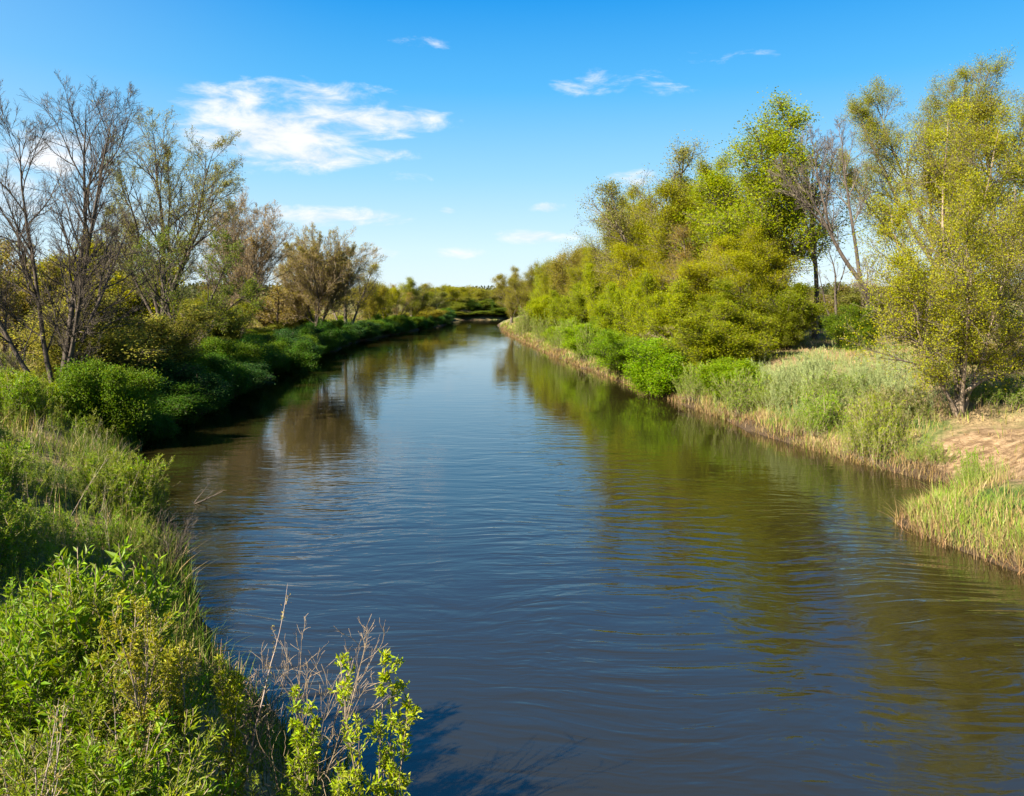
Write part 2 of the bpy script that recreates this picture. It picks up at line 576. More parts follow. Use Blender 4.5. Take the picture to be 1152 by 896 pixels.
def make_tree(name, seed, stems, lv, leaf=None, bark=BARK, twig=None, prof=profile_fan, leafmat=LEAF, sides=8, wide=2.5):
    """stems: (x,y,z, dx,dy,dz, length, radius[, tropism]); lv: one dict per branching level; returns an Empty with trunk / limb / crown"""
    rng = np.random.default_rng(seed)
    root = bpy.data.objects.new(name, None)
    COL.objects.link(root)
    twig = twig or bark
    st = [tuple(s) + ((0.03,) if len(s) == 8 else ()) for s in stems]
    Ps, Rs = [], []
    K = 14
    for s in st:
        if s[2] >= .4 and Ps:
            # a limb starts on the wood it grows from
            prev = np.concatenate(Ps[:1] if s[2] < 4 else Ps).reshape(-1, K + 1, 3)[:, :-3].reshape(-1, 3)
            j = np.argmin(np.linalg.norm(prev - np.array(s[:3]), axis=1) + 2.0 * np.abs(prev[:, 2] - s[2]))
            s = tuple(prev[j]) + s[3:]
            is_limb = True
        else:
            is_limb = False
        P = march(np.array([s[:3]]), np.array([s[3:6]], float), np.array([s[6]]), K, 0.042, s[8], rng)
        tt = np.linspace(0, 1, K + 1)
        R = s[7] * (1 - tt) ** 0.8 + min(.010, s[7] * .15)
        if not is_limb:
            R[0] *= 1.5
            R[1] *= 1.08
            P[:, 0, 2] -= 0.25
        Ps.append(P); Rs.append(R[None])
        b = Bag()
        b.add(tubes(P, R[None], sides))
        o = b.build('limb' if is_limb else 'trunk', [bark], root, smooth=True)
        o.color = (1, 1, 1, 1)
    P = np.concatenate(Ps); R = np.concatenate(Rs)
    LEN = np.array([s[6] for s in st])
    bag = Bag()
    for li, L in enumerate(lv):
        base, d, tt, r, par = spawn(P, R, L['m'], L.get('t0', .2), L.get('t1', 1.0), L['ang'], L.get('angv', .18), rng, L.get('bias', 1.0))
        if li == 0:
            t0 = L.get('t0', .2)
            ln = wide * prof(np.clip((tt - t0) / max(1e-6, L.get('t1', 1.0) - t0), 0, 1)) * (0.4 + 1.0 * rng.random(len(tt)))
            if 'rel' in L:
                ln = LEN[par] * L['rel'] * prof(np.clip((tt - t0) / (1 - t0), 0, 1)) * (0.7 + 0.5 * rng.random(len(tt)))
        else:
            ln = LEN[par] * L['ratio'] * (1.05 - 0.55 * tt) * (0.6 + 0.7 * rng.random(len(tt)))
        Kk = L.get('K', 4)
        P2 = march(base, d, ln, Kk, L.get('wob', .14), L.get('trop', .06), rng)
        r0 = np.minimum(r * 0.72, ln * L.get('rk', .018) + 0.003)
        R2 = np.maximum(r0[:, None] * (1 - 0.8 * np.linspace(0, 1, Kk + 1)[None]), L.get('rmin', .004))
        bag.add(tubes(P2, R2, L.get('sides', 3)), 0)
        P, R, LEN = P2, R2, ln
    if leaf:
        n = leaf['n']
        N, K1, _ = P.shape
        keep = rng.random(N) < leaf.get('keep', 1.0)
        if leaf.get('bald'):
            # patchy budding: whole sprays bare
            keep &= (vnoise(P[:, 0, 0] * .5 + 40, P[:, 0, 2] * .5 + 9, seed) + vnoise(P[:, 0, 1] * .5 + 4, P[:, 0, 2] * .5 + 90, seed + 1)) > leaf['bald'] * 2
        Pk = P[keep]
        base, d, tt, r, par = spawn(Pk, np.zeros(Pk.shape[:2]), n, leaf.get('t0', .1), 1.0, 0.9, .4, rng)
        base = base + rng.normal(size=base.shape) * leaf.get('spread', .06)
        sz = leaf['size'] * (0.6 + 0.7 * rng.random(len(base)))
        fn = leaf_folded if leaf.get('folded') else leaf_quads
        bag.add(fn(base, d + rng.normal(size=d.shape) * .35, sz, rng, leaf.get('aspect', .6)), 1)
    bag.build('crown', [twig, leafmat], root)
    return root


def place(root, x, y, label, cat, scale=1.0, rot=0.0, color=None, group=None, sink=0.0, sxy=None):
    root.location = (x, y, gz(x, y) - sink)
    root.rotation_euler = (0, 0, rot)
    sxy = scale if sxy is None else sxy
    root.scale = (sxy, sxy, scale)
    tag(root, label, cat, group)
    if color:
        for ch in root.children:
            if ch.name.startswith('crown'):
                ch.color = (*[min(.32, q * k_) for q, k_ in zip(color, (1.24, 1.16, 1.0))], 1)
    return root


def wx_(px, d):
    """where a bearing read off the photograph crosses the distance d"""
    return (px - 576.0) / F * d


def top_height(px, d, row):
    """height above its own ground of something at distance d whose top is seen in that row"""
    return EYE - (row - HZ) / F * d - gz(wx_(px, d), d)


# colours of the leaves
YG = (.265, .285, .010)       # yellow green of young willow leaves
LIME = (.225, .30, .008)
OLIVE = (0.205, 0.195, 0.034)
GREY_G = (0.14, 0.155, 0.06)
GREEN = (0.09, 0.17, 0.015)
DARK = (0.034, 0.08, 0.008)
TANG = (0.24, 0.19, 0.06)


# ------------------------------------------------------------------ trees on the left bank
def fit(o, H):
    """scale a whole plant so that its crown is H tall"""
    cr = [c_ for c_ in o.children if c_.name.startswith('crown')][0]
    co = np.empty(len(cr.data.vertices) * 3, np.float32)
    cr.data.vertices.foreach_get('co', co)
    return H / float(np.percentile(co[2::3], 99.8))


def bare_levels(m1=12, m2=9, m3=7, m4=3, a1=.5, t0=.25, rel=.38, rm=1.0):
    return [dict(m=m1, ang=a1, t0=t0, rel=rel, K=6, trop=.06, wob=.11, rk=.012, sides=5, rmin=.008),
            dict(m=m2, ang=.55, t0=.15, ratio=.48, K=4, trop=.07, wob=.13, sides=4, rmin=.006),
            dict(m=m3, ang=.55, t0=.1, ratio=.5, K=3, trop=.05, wob=.14, rmin=.005 * rm),
            dict(m=m4, ang=.5, t0=.15, ratio=.7, K=2, trop=.05, wob=.12, rmin=.004 * rm)]


x, d = wx_(66, 33), 33
H = top_height(66, d, 84)
o = make_tree('bare_tree', 11, [
    (0, 0, 0, .12, .05, 1, H * .97, .14, .02), (.1, .2, 0, .15, .1, 1, H * .93, .115, .03), (-.2, .1, 0, -.30, .1, 1, H * .86, .11, .06),
    (-.3, -.1, 0, -.75, -.1, .9, H * .62, .11, .08), (.3, -.2, 0, .28, -.2, .9, H * .5, .09, .05), (-.3, .2, 0, -1.3, .2, .45, H * .42, .09, .05),
    (.1, .3, 0, -.1, .5, 1, H * .7, .1, .05)],
    bare_levels(15, 10, 9, 3, .52, .14, .36, .95), leaf=dict(n=1, size=.05, keep=.12), bark=BARK_DARK, twig=BARK_DARK)
place(o, x, d, scale=fit(o, H), label='tall bare many stemmed tree leaning out from the left bank edge', cat='tree', color=OLIVE)

x, d = wx_(186, 48), 48
H = top_height(180, d, 118)
o = make_tree('budding_tree', 23, [
    (0, 0, 0, -.02, 0, 1, H * .98, .22, .02), (0, 0, 2.6, -.42, .1, 1, H * .68, .13, .05), (.05, 0, 3.4, .26, .1, 1, H * .72, .14, .04),
    (.1, 0, 2.9, .45, -.2, 1, H * .60, .12, .03), (0, 0, 2.8, -.7, .1, 1, H * .52, .10, .04), (-.1, 0, 5.0, -.2, .3, 1, H * .6, .10, .05)],
    bare_levels(14, 9, 8, 3, .55, .18, .35, 1.1), leaf=dict(n=3, size=.08, keep=.85, spread=.08), bark=BARK_DARK)
place(o, x, d, scale=fit(o, H), label='tall budding tree with thin grey green crown behind the bare leaning tree', cat='tree', color=(.185, .195, .06))

x, d = wx_(222, 44), 44
H = top_height(222, d, 262)
o = make_tree('budding_tree', 29, [(0, 0, 0, -.25, 0, 1, H * .9, .11, .03), (-.3, 0, 1.6, .7, 0, 1, H * .72, .08, .03), (-.3, 0, 2.4, 1.0, .2, .7, H * .55, .06, .02)],
              bare_levels(10, 7, 6, 3, .6, .3, .4), leaf=dict(n=4, size=.10, keep=.8, spread=.1), bark=BARK_DARK)
place(o, x - .4, d, scale=fit(o, H), label='small crooked tree with dense dark green buds right of the tall budding tree', cat='tree', color=(0.103, 0.138, 0.030))

x, d = wx_(274, 70), 70
H = top_height(274, d, 214)
o = make_tree('bare_tree', 31, [
    (0, 0, 0, .0, 0, 1, H * .97, .22, .02), (-.2, .1, 0, -.2, .1, 1, H * .9, .14, .04), (.1, 0, 1.5, .3, .1, 1, H * .8, .12, .05), (0, 0, 2, -.5, .2, 1, H * .62, .10, .06),
    (0, 0, 2.5, .55, -.2, 1, H * .55, .1, .06)],
    bare_levels(20, 10, 10, 4, .55, .08, .5, 1.7), leaf=dict(n=1, size=.10, keep=.4), bark=BARK, twig=TWIG_PINK)
place(o, x, d, scale=fit(o, H), label='upright brown bare tree, second bare tree from the left edge', cat='tree', color=TANG)

x, d = wx_(355, 82), 82
H = top_height(355, d, 257)
o = make_tree('bare_tree', 37, [
    (0, 0, 0, .02, 0, 1, H * .95, .24, .02), (0, 0, 1.6, -.55, .1, 1, H * .8, .12, .06), (0, 0, 1.8, .55, .1, 1, H * .8, .12, .06), (0, 0, 1.6, -.2, .6, 1, H * .75, .1, .06),
    (0, 0, 1.6, .2, -.6, 1, H * .75, .1, .06), (0, 0, 1.3, -.7, 0, 1, H * .68, .1, .07), (0, 0, 1.3, .7, 0, 1, H * .68, .1, .07)],
    bare_levels(16, 10, 10, 4, .65, .15, .5, 1.8), leaf=dict(n=2, size=.10, keep=.9, spread=.1), bark=BARK_DARK, twig=TWIG_PINK)
place(o, x, d, scale=fit(o, H), label='round olive brown tree with dome shaped crown beside the river bend', cat='tree', color=(.21, .19, .05))


# ------------------------------------------------------------------ prototypes for leafy trees, bushes
def leafy_levels(m1=30, m2=9, m3=6, a1=.75, t0=.12, trop=.07):
    return [dict(m=m1, ang=a1, t0=t0, t1=.98, K=5, trop=trop, wob=.11, rk=.016, sides=4, rmin=.01),
            dict(m=m2, ang=.62, t0=.12, ratio=.62, K=4, trop=.08, wob=.16, rmin=.006),
            dict(m=m3, ang=.62, t0=.08, ratio=.58, K=3, trop=.06, wob=.16, rmin=.004)]


def bush_stems(n, seed, L, spread, r):
    q = random.Random(seed)
    out = []
    for i in range(n):
        a_ = i * 2.4 + q.random()
        k = spread * (0.15 + 0.95 * math.sqrt((i + .5) / n))
        out.append((.12 * math.cos(a_), .12 * math.sin(a_), 0, k * math.cos(a_), k * math.sin(a_), 1, L * (1.05 - .28 * (i / n)) * q.uniform(.55, 1.12), r * q.uniform(.7, 1.1), .05))
    return out


def herb(seed, n_leaf, leaf, aspect, branches=0, bare=False, wob=.1, thick=.006):
    """an upright leafy shoot one metre tall -> (verts, quads, material index)"""
    rng = np.random.default_rng(seed)
    P = march(np.zeros((1, 3)), np.array([[rng.normal() * .12, rng.normal() * .12, 1]]), np.array([1.0]), 7, wob, .05, rng)
    R = np.linspace(thick, thick * .3, 8)[None]
    b = Bag()
    b.add(tubes(P, R, 3), 0)
    allp, allr = [P], [R]
    if branches:
        bb, d, tt, r, par = spawn(P, R, branches, .15, .92, .55, .15, rng)
        P2 = march(bb, d, .42 * (1.1 - tt) * (0.6 + .6 * rng.random(len(tt))) + .06, 7, wob, .06, rng)
        R2 = np.repeat(np.linspace(thick * .6, thick * .25, 8)[None], len(P2), 0)
        b.add(tubes(P2, R2, 3), 0)
        allp.append(P2); allr.append(R2)
    if not bare:
        for P_, R_, n in ((allp[0], allr[0], n_leaf), *(((allp[1], allr[1], max(4, n_leaf // 3)),) if branches else ())):
            bb, d, tt, r, par = spawn(P_, R_, n, .12, 1.0, .85, .2, rng)
            sz = leaf * (1.15 - .6 * tt) * (.7 + .5 * rng.random(len(tt)))
            b.add(leaf_folded(bb, d, sz, rng, aspect), 1)
    return np.concatenate(b.v), np.concatenate(b.q), np.concatenate(b.m)


def stamp(protos, x, y, z, h, rng, lean=.18, stretch=1.0):
    """copies of the shoots as one mass -> verts, quads, material index"""
    vs, qs, ms, n0 = [], [], [], 0
    which = rng.integers(0, len(protos), len(x))
    for i, (pv, pq, pm) in enumerate(protos):
        s = np.where(which == i)[0]
        if not len(s):
            continue
        a = rng.random(len(s)) * 6.283
        c_, s_ = np.cos(a)[:, None], np.sin(a)[:, None]
        hh = h[s][:, None]
        vx = (pv[None, :, 0] * c_ - pv[None, :, 1] * s_) * hh * stretch
        vy = (pv[None, :, 0] * s_ + pv[None, :, 1] * c_) * hh * stretch
        vz = pv[None, :, 2] * hh
        lx, ly = rng.normal(size=(len(s), 1)) * lean, rng.normal(size=(len(s), 1)) * lean
        v = np.stack([vx + lx * vz + x[s][:, None], vy + ly * vz + y[s][:, None], vz + z[s][:, None]], -1)
        q = pq[None] + (np.arange(len(s)) * len(pv))[:, None, None] + n0
        vs.append(v.reshape(-1, 3)); qs.append(q.reshape(-1, 4)); ms.append(np.tile(pm, len(s)))
        n0 += len(s) * len(pv)
    return np.concatenate(vs), np.concatenate(qs), np.concatenate(ms)


PROTO = {}


def hide_proto(o, key):
    PROTO[key] = [o, False]


# unit heights: tall trees are 10 m, bushes 3 m
hide_proto(make_tree('leafy_tree', 101, [(0, 0, 0, .03, 0, 1, 9.9, .19), (0, 0, 1.2, .3, .1, 1, 7.6, .11, .05), (0, 0, .9, -.3, -.1, 1, 7.2, .11, .05)],
                     leafy_levels(20, 11, 9, .7, .1), dict(n=13, size=.074, spread=.20, t0=0), prof=profile_tall, wide=2.2), 'tall1')
hide_proto(make_tree('leafy_tree', 102, [(0, 0, 0, -.05, 0, 1, 9.7, .2), (0, 0, 2.0, .45, .1, 1, 6.2, .11, .05), (0, 0, 1.5, -.5, .2, 1, 6.0, .11, .05), (0, 0, 1.5, 0, -.5, 1, 6.3, .1, .05)],
                     leafy_levels(16, 11, 9, .75, .12), dict(n=13, size=.074, spread=.20, t0=0), prof=profile_fan, wide=2.0), 'tall2')
hide_proto(make_tree('leafy_tree', 103, [(0, 0, 0, .05, 0, 1, 9.8, .17), (.1, .1, 0, .25, .2, 1, 8.6, .12, .04), (-.1, 0, 0, -.25, -.1, 1, 8.3, .12, .04)],
                     leafy_levels(18, 10, 8, .55, .15, .1), dict(n=8, size=.075, spread=.18, keep=.9), prof=profile_tall, wide=2.3, bark=BARK), 'thin1')
hide_proto(make_tree('leafy_tree', 104, [(0, 0, 0, .0, 0, 1, 6.5, .2), (0, 0, 1, .7, .1, 1, 5.6, .12, .05), (0, 0, 1, -.7, .2, 1, 5.6, .12, .05), (0, 0, 1.2, 0, -.8, 1, 5.5, .1, .05), (0, 0, 1.2, .1, .8, 1, 5.5, .1, .05)],
                     leafy_levels(15, 9, 6, .8, .2), dict(n=18, size=.10, spread=.24, t0=0), prof=profile_round, wide=2.2), 'round1')
hide_proto(make_tree('shrub', 121, bush_stems(11, 21, 4.9, .7, .06), leafy_levels(15, 8, 7, .65, .06), dict(n=11, size=.072, spread=.12, t0=0), prof=profile_fan, wide=1.35, bark=BARK_DARK), 'big1')
hide_proto(make_tree('shrub', 122, bush_stems(10, 22, 4.7, .95, .06), leafy_levels(15, 8, 7, .7, .05), dict(n=11, size=.072, spread=.12, t0=0), prof=profile_tall, wide=1.4, bark=BARK_DARK), 'big2')
hide_proto(make_tree('shrub', 111, bush_stems(9, 1, 2.7, .75, .04), leafy_levels(13, 7, 6, .7, .08), dict(n=14, size=.066, spread=.12), prof=profile_fan, wide=.85, bark=BARK_DARK), 'bush1')
hide_proto(make_tree('shrub', 112, bush_stems(11, 2, 2.4, 1.05, .04), leafy_levels(13, 7, 6, .75, .05), dict(n=14, size=.066, spread=.12), prof=profile_fan, wide=.8, bark=BARK_DARK), 'bush2')
hide_proto(make_tree('shrub', 113, bush_stems(8, 3, 2.8, .55, .04), leafy_levels(14, 7, 6, .6, .08), dict(n=14, size=.066, spread=.12), prof=profile_tall, wide=.85, bark=BARK), 'bush3')
hide_proto(make_tree('shrub', 114, bush_stems(12, 4, 2.6, .9, .035), bare_levels(10, 7, 5, 3, .5, .12, .42), dict(n=3, size=.05, keep=.75, spread=.07), bark=BARK, twig=BARK_TAN), 'twiggy')
hide_proto(make_tree('shrub', 115, bush_stems(11, 5, 2.6, .95, .04), leafy_levels(13, 8, 6, .7, .03, .05), dict(n=18, size=.07, spread=.16), prof=profile_fan, wide=.8, bark=BARK_DARK), 'hedge1')
hide_proto(make_tree('shrub', 116, bush_stems(9, 6, 2.4, 1.15, .04), leafy_levels(13, 8, 6, .75, .03, .04), dict(n=18, size=.07, spread=.17), prof=profile_round, wide=.85, bark=BARK_DARK), 'hedge2')
SPAN = {}
for k_, (o_, _) in PROTO.items():
    cr = [c_ for c_ in o_.children if c_.name.startswith('crown')][0]
    co = np.empty(len(cr.data.vertices) * 3, np.float32)
    cr.data.vertices.foreach_get('co', co)
    co = co.reshape(-1, 3)
    SPAN[k_] = (float(np.percentile(co[:, 2], 99.7)), float(np.percentile(co[:, 0], 98.5) - np.percentile(co[:, 0], 1.5)))
def clump(seed, n, rx_, hmax):
    rg = np.random.default_rng(seed)
    pr = [herb(seed * 10 + i, 24, .085, .28, 6, wob=.12, thick=.005) for i in range(4)]
    a_ = rg.random(n) * 6.283
    q_ = np.sqrt(rg.random(n)) * rx_
    h_ = hmax * (1 - .55 * (q_ / rx_) ** 2) * (.45 + .65 * rg.random(n))
    v_, f_, m_ = stamp(pr, np.cos(a_) * q_, np.sin(a_) * q_, np.zeros(n) - .05, h_, rg, .28)
    root = bpy.data.objects.new('low_shrub', None)
    COL.objects.link(root)
    mesh_obj('crown', v_, f_, [BARK_TAN, LEAF_NEAR], m_, parent=root)
    co = v_
    return root, (float(np.percentile(co[:, 2], 99.7)), float(np.percentile(co[:, 0], 98.5) - np.percentile(co[:, 0], 1.5)))


for k_, sd_ in (('clump1', 31), ('clump2', 32), ('clump3', 33)):
    o_, sp_ = clump(sd_, 150, 1.0, 1.3)
    PROTO[k_] = [o_, False]
    SPAN[k_] = sp_
rs = random.Random(5)


def plant(kind, px, d, row, wpx, color, label, cat, name=None, group=None, rot=None, sink=0.0, hmax=None):
    """one tree or bush at bearing px and distance d; its top reaches the row, its crown is wpx wide"""
    rec = PROTO[kind]
    o = rec[0] if not rec[1] else copy_tree(rec[0])
    rec[1] = True
    if name:
        o.name = name
    x = wx_(px, d)
    h = top_height(px, d, row) * (1.05 if kind[:4] in ('tall', 'thin') else 1.0) + sink
    return place(o, x, d, label, cat, scale=h / SPAN[kind][0], sxy=1.22 * wpx / F * d / SPAN[kind][1], rot=rs.uniform(0, 6.28) if rot is None else rot, color=color, group=group, sink=sink)


# ---- left bank: understorey and far trees
G1 = 'shrubs among the trees of the left bank'
plant('big1', 128, 37, 330, 125, (.23, .235, .055), 'olive green shrub at the foot of the tall bare leaning tree', 'shrub', 'shrub', G1)
plant('big1', 125, 52, 275, 100, (0.23, 0.24, 0.014), 'yellow green shrub glowing behind the bare leaning tree and the budding tree', 'shrub', 'shrub', G1)
plant('twiggy', 5, 44, 275, 100, (0.179, 0.166, 0.041), 'brown twiggy shrub at the left edge behind the bare leaning tree', 'shrub', 'shrub', G1)
plant('big2', 30, 56, 300, 120, (0.23, 0.235, 0.016), 'yellow green shrub low behind the bare leaning tree', 'shrub', 'shrub', G1)
plant('big1', 245, 62, 330, 60, (0.152, 0.172, 0.022), 'green shrub between the crooked tree and the upright bare tree', 'shrub', 'shrub', G1)
plant('twiggy', 225, 75, 318, 90, (0.193, 0.159, 0.048), 'brown thicket bush behind the crooked budding tree', 'shrub', 'shrub', G1)
plant('twiggy', 312, 84, 312, 70, (0.193, 0.166, 0.055), 'tall brown thicket bush between the two upright brown trees', 'shrub', 'shrub', G1)
plant('bush1', 332, 90, 338, 40, (0.193, 0.207, 0.019), 'small yellow green shrub left of the dome shaped tree', 'shrub', 'shrub', G1)
plant('thin1', 388, 101, 285, 56, OLIVE, 'olive tree with a rounded top right of the dome shaped tree', 'tree', 'leafy_tree')
plant('twiggy', 60, 62, 278, 110, (0.193, 0.166, 0.041), 'brown hazy thicket bush far behind the bare leaning tree', 'shrub', 'shrub', G1)
plant('thin1', 150, 70, 255, 90, (0.179, 0.172, 0.041), 'pale olive tree half hidden behind the tall budding tree', 'tree', 'leafy_tree')
plant('twiggy', 190, 40, 352, 60, (0.138, 0.152, 0.028), 'low green twiggy shrub under the tall budding tree', 'shrub', 'shrub', G1)
GF = 'far trees on the left bank before the bend'
plant('round1', 418, 118, 316, 30, OLIVE, 'brownish olive tree, nearest of the far trees on the left bank', 'tree', 'leafy_tree', GF)
plant('round1', 433, 126, 320, 28, YG, 'golden green tree, second of the far trees on the left bank', 'tree', 'leafy_tree', GF)
plant('thin1', 447, 132, 322, 22, TANG, 'tan tree, third of the far trees on the left bank', 'tree', 'leafy_tree', GF)
plant('tall2', 462, 140, 316, 32, (0.166, 0.193, 0.025), 'tallest green tree among the far trees on the left bank', 'tree', 'leafy_tree', GF)
plant('thin1', 473, 152, 321, 30, OLIVE, 'grey olive tree, fifth of the far trees on the left bank', 'tree', 'leafy_tree', GF)
plant('tall2', 486, 172, 322, 30, (0.138, 0.159, 0.041), 'dull green tree, sixth of the far trees on the left bank', 'tree', 'leafy_tree', GF)
plant('round1', 508, 212, 321, 32, (0.207, 0.221, 0.019), 'broad yellow green tree, last of the far trees before the bend', 'tree', 'leafy_tree', GF)
plant('bush2', 470, 150, 346, 34, OLIVE, 'pale olive shrub below the far trees near the bend', 'shrub', 'shrub')
plant('big1', 532, 212, 338, 17, (.05, .095, .012), 'dark green bush closing the river bend, left one of two', 'shrub', 'shrub')
plant('big2', 560, 214, 338, 17, (.05, .095, .012), 'dark green bush closing the river bend, right one of two', 'shrub', 'shrub')
plant('tall2', 534, 238, 327, 20, (.20, .21, .03), 'narrow olive tree between the pale trees beyond the bend', 'tree', 'leafy_tree')
plant('tall1', 558, 256, 326, 22, (.15, .17, .03), 'narrow mid green tree between the pale trees beyond the bend', 'tree', 'leafy_tree')
plant('tall1', 512, 232, 324, 22, (.22, .225, .03), 'narrow yellow green tree left of the pale trees beyond the bend', 'tree', 'leafy_tree')
plant('bush1', 508, 206, 340, 20, (.13, .16, .025), 'mid green bush at the water under the broad yellow green tree', 'shrub', 'shrub')
plant('bush2', 548, 208, 350, 30, (.06, .10, .012), 'low green bush at the water between the two dark bushes of the bend', 'shrub', 'shrub')
plant('big1', 546, 218, 337, 24, (.12, .16, .02), 'mid green bush closing the view up the river beside the dark ones', 'shrub', 'shrub')
plant('big2', 520, 222, 334, 26, (.15, .17, .03), 'pale olive bush closing the view up the river', 'shrub', 'shrub')
plant('bush1', 574, 210, 346, 34, (.07, .11, .014), 'green bush at the water right of the dark bushes of the bend', 'shrub', 'shrub')
for i, (px, d) in enumerate([(503, 201), (515, 203), (527, 204.5), (539, 205.5), (551, 206.5), (562, 207.5)]):
    plant(['bush2', 'bush1'][i % 2], px, d, 350 + (i % 3), 15, [(.10, .14, .02), (.15, .17, .03), (.07, .11, .015)][i % 3], f'small bush at the far waterline closing the river, {ORD[i]} from the left', 'shrub', 'shrub', 'bushes at the far waterline')
plant('round1', 545, 250, 325, 24, (.19, .20, .035), 'pale green tree standing beyond the river bend', 'tree', 'leafy_tree')
plant('round1', 570, 262, 324, 26, (.18, .19, .04), 'pale green tree beyond the bend behind the right bank', 'tree', 'leafy_tree')
plant('round1', 524, 246, 323, 26, (.21, .21, .03), 'olive tree beyond the bend behind the broad yellow green tree', 'tree', 'leafy_tree')

# ---- left bank: hedge of dark bushes along the waterline
GH = 'dark bushes along the left waterline'
hb = []
yy = 30.0
while yy < 199:
    hb.append(yy)
    yy += 1.7 + yy * 0.013
for i, y0 in enumerate(hb):
    xl = np.interp(y0, LEFT[:, 1], LEFT[:, 0])
    for row_ in (0,):
        x0 = xl - rs.uniform(.1, 1.2)
        px = 576 + x0 / y0 * F
        hh = rs.uniform(1.5, 2.9)
        ht = gz(x0, y0) + hh
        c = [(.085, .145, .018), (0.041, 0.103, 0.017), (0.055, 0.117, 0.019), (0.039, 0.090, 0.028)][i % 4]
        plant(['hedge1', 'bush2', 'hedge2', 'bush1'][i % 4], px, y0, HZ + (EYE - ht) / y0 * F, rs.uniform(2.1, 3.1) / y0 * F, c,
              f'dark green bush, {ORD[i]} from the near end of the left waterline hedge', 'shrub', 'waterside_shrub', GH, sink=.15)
GS = 'paler shrubs behind the left waterline hedge'
for i, (y0, off) in enumerate([(31, 4.2), (37, 4.6), (43, 5.0), (50, 4.6), (57, 5.0), (65, 4.4), (74, 5.0), (84, 4.6), (95, 5.0), (107, 4.6), (120, 5.0), (136, 4.4)]):
    x0 = np.interp(y0, LEFT[:, 1], LEFT[:, 0]) - off
    px = 576 + x0 / y0 * F
    ht = gz(x0, y0) + rs.uniform(.95, 1.6)
    plant(['bush2', 'hedge2', 'bush1'][i % 3], px, y0, HZ + (EYE - ht) / y0 * F, rs.uniform(3.2, 4.4) / y0 * F, [(.19, .26, .02), (.17, .20, .04), (.14, .21, .016)][i % 3],
          f'mid green shrub on top of the left bank, {ORD[i]} behind the waterline hedge', 'shrub', 'shrub', GS, sink=.2)

# ------------------------------------------------------------------ right bank, from far to near
GR = 'leafy trees of the right bank grove'
plant('tall1', 575, 140, 304, 30, OLIVE, 'olive tree at the far end of the right bank grove', 'tree', 'leafy_tree', GR)
plant('tall2', 592, 128, 301, 34, (0.179, 0.179, 0.034), 'pale olive tree, second from the far end of the right bank', 'tree', 'leafy_tree', GR)
plant('tall2', 611, 116, 302, 28, LIME, 'narrow bright green tree on the far right bank', 'tree', 'leafy_tree', GR)
plant('bush3', 611, 108, 334, 26, LIME, 'small round lime green bush on the far right bank', 'shrub', 'shrub')
plant('twiggy', 632, 122, 288, 30, TANG, 'bare brown thicket tree behind the far right grove', 'tree', 'bare_tree')
plant('round1', 656, 104, 277, 52, (0.193, 0.179, 0.041), 'tan olive tree with domed crown behind the round lime bush', 'tree', 'leafy_tree', GR)
plant('big1', 646, 90, 320, 46, (0.179, 0.228, 0.014), 'round lime green bush on dark stems, tallest bush on the far right bank', 'shrub', 'shrub')
plant('big2', 681, 84, 296, 36, LIME, 'upright lime green bush below the budding trees', 'shrub', 'shrub')
plant('tall1', 706, 80, 228, 62, (0.193, 0.200, 0.021), 'yellow green tree at the left shoulder of the tall grove', 'tree', 'leafy_tree', GR)
plant('thin1', 746, 72, 174, 105, (.19, .20, .055), 'tall thin budding tree rising behind the yellow green grove', 'tree', 'leafy_tree', GR)
plant('tall2', 735, 68, 250, 70, YG, 'yellow green tree in front of the tall thin budding tree', 'tree', 'leafy_tree', GR)
plant('tall1', 790, 66, 190, 84, (0.193, 0.207, 0.014), 'broad yellow green tree in the middle of the grove', 'tree', 'leafy_tree', GR)
plant('big1', 737, 58, 310, 48, LIME, 'tall lime green bush in front of the grove', 'shrub', 'shrub')
plant('thin1', 778, 60, 262, 70, TANG, 'half bare tan tree in front of the yellow green grove', 'tree', 'leafy_tree', GR)
plant('tall2', 846, 58, 138, 125, (.19, .24, .014), 'tallest leafy tree of the grove with full green crown', 'tree', 'leafy_tree', GR)
plant('tall1', 866, 55, 240, 42, (0.179, 0.200, 0.014), 'yellow green tree at the right end of the grove', 'tree', 'leafy_tree', GR)
plant('tall1', 820, 54, 275, 86, YG, 'low spreading yellow green tree under the tallest leafy tree', 'tree', 'leafy_tree', GR)
plant('big2', 855, 50, 318, 90, (0.138, 0.172, 0.014), 'deep yellow green bush beside the bare trunks', 'shrub', 'shrub')
plant('big2', 716, 54, 372, 66, (0.138, 0.235, 0.017), 'bright green bush overhanging the water below the grove', 'shrub', 'shrub', sink=.1)
plant('big1', 684, 68, 352, 46, (0.152, 0.221, 0.017), 'green bush left of the bush overhanging the water', 'shrub', 'shrub')
plant('big1', 808, 45, 342, 86, (0.179, 0.214, 0.014), 'large yellow green bush on the slope in front of the grove', 'shrub', 'shrub')
plant('twiggy', 760, 50, 368, 60, (0.166, 0.193, 0.028), 'twiggy olive bush between the two green bushes on the slope', 'shrub', 'shrub')

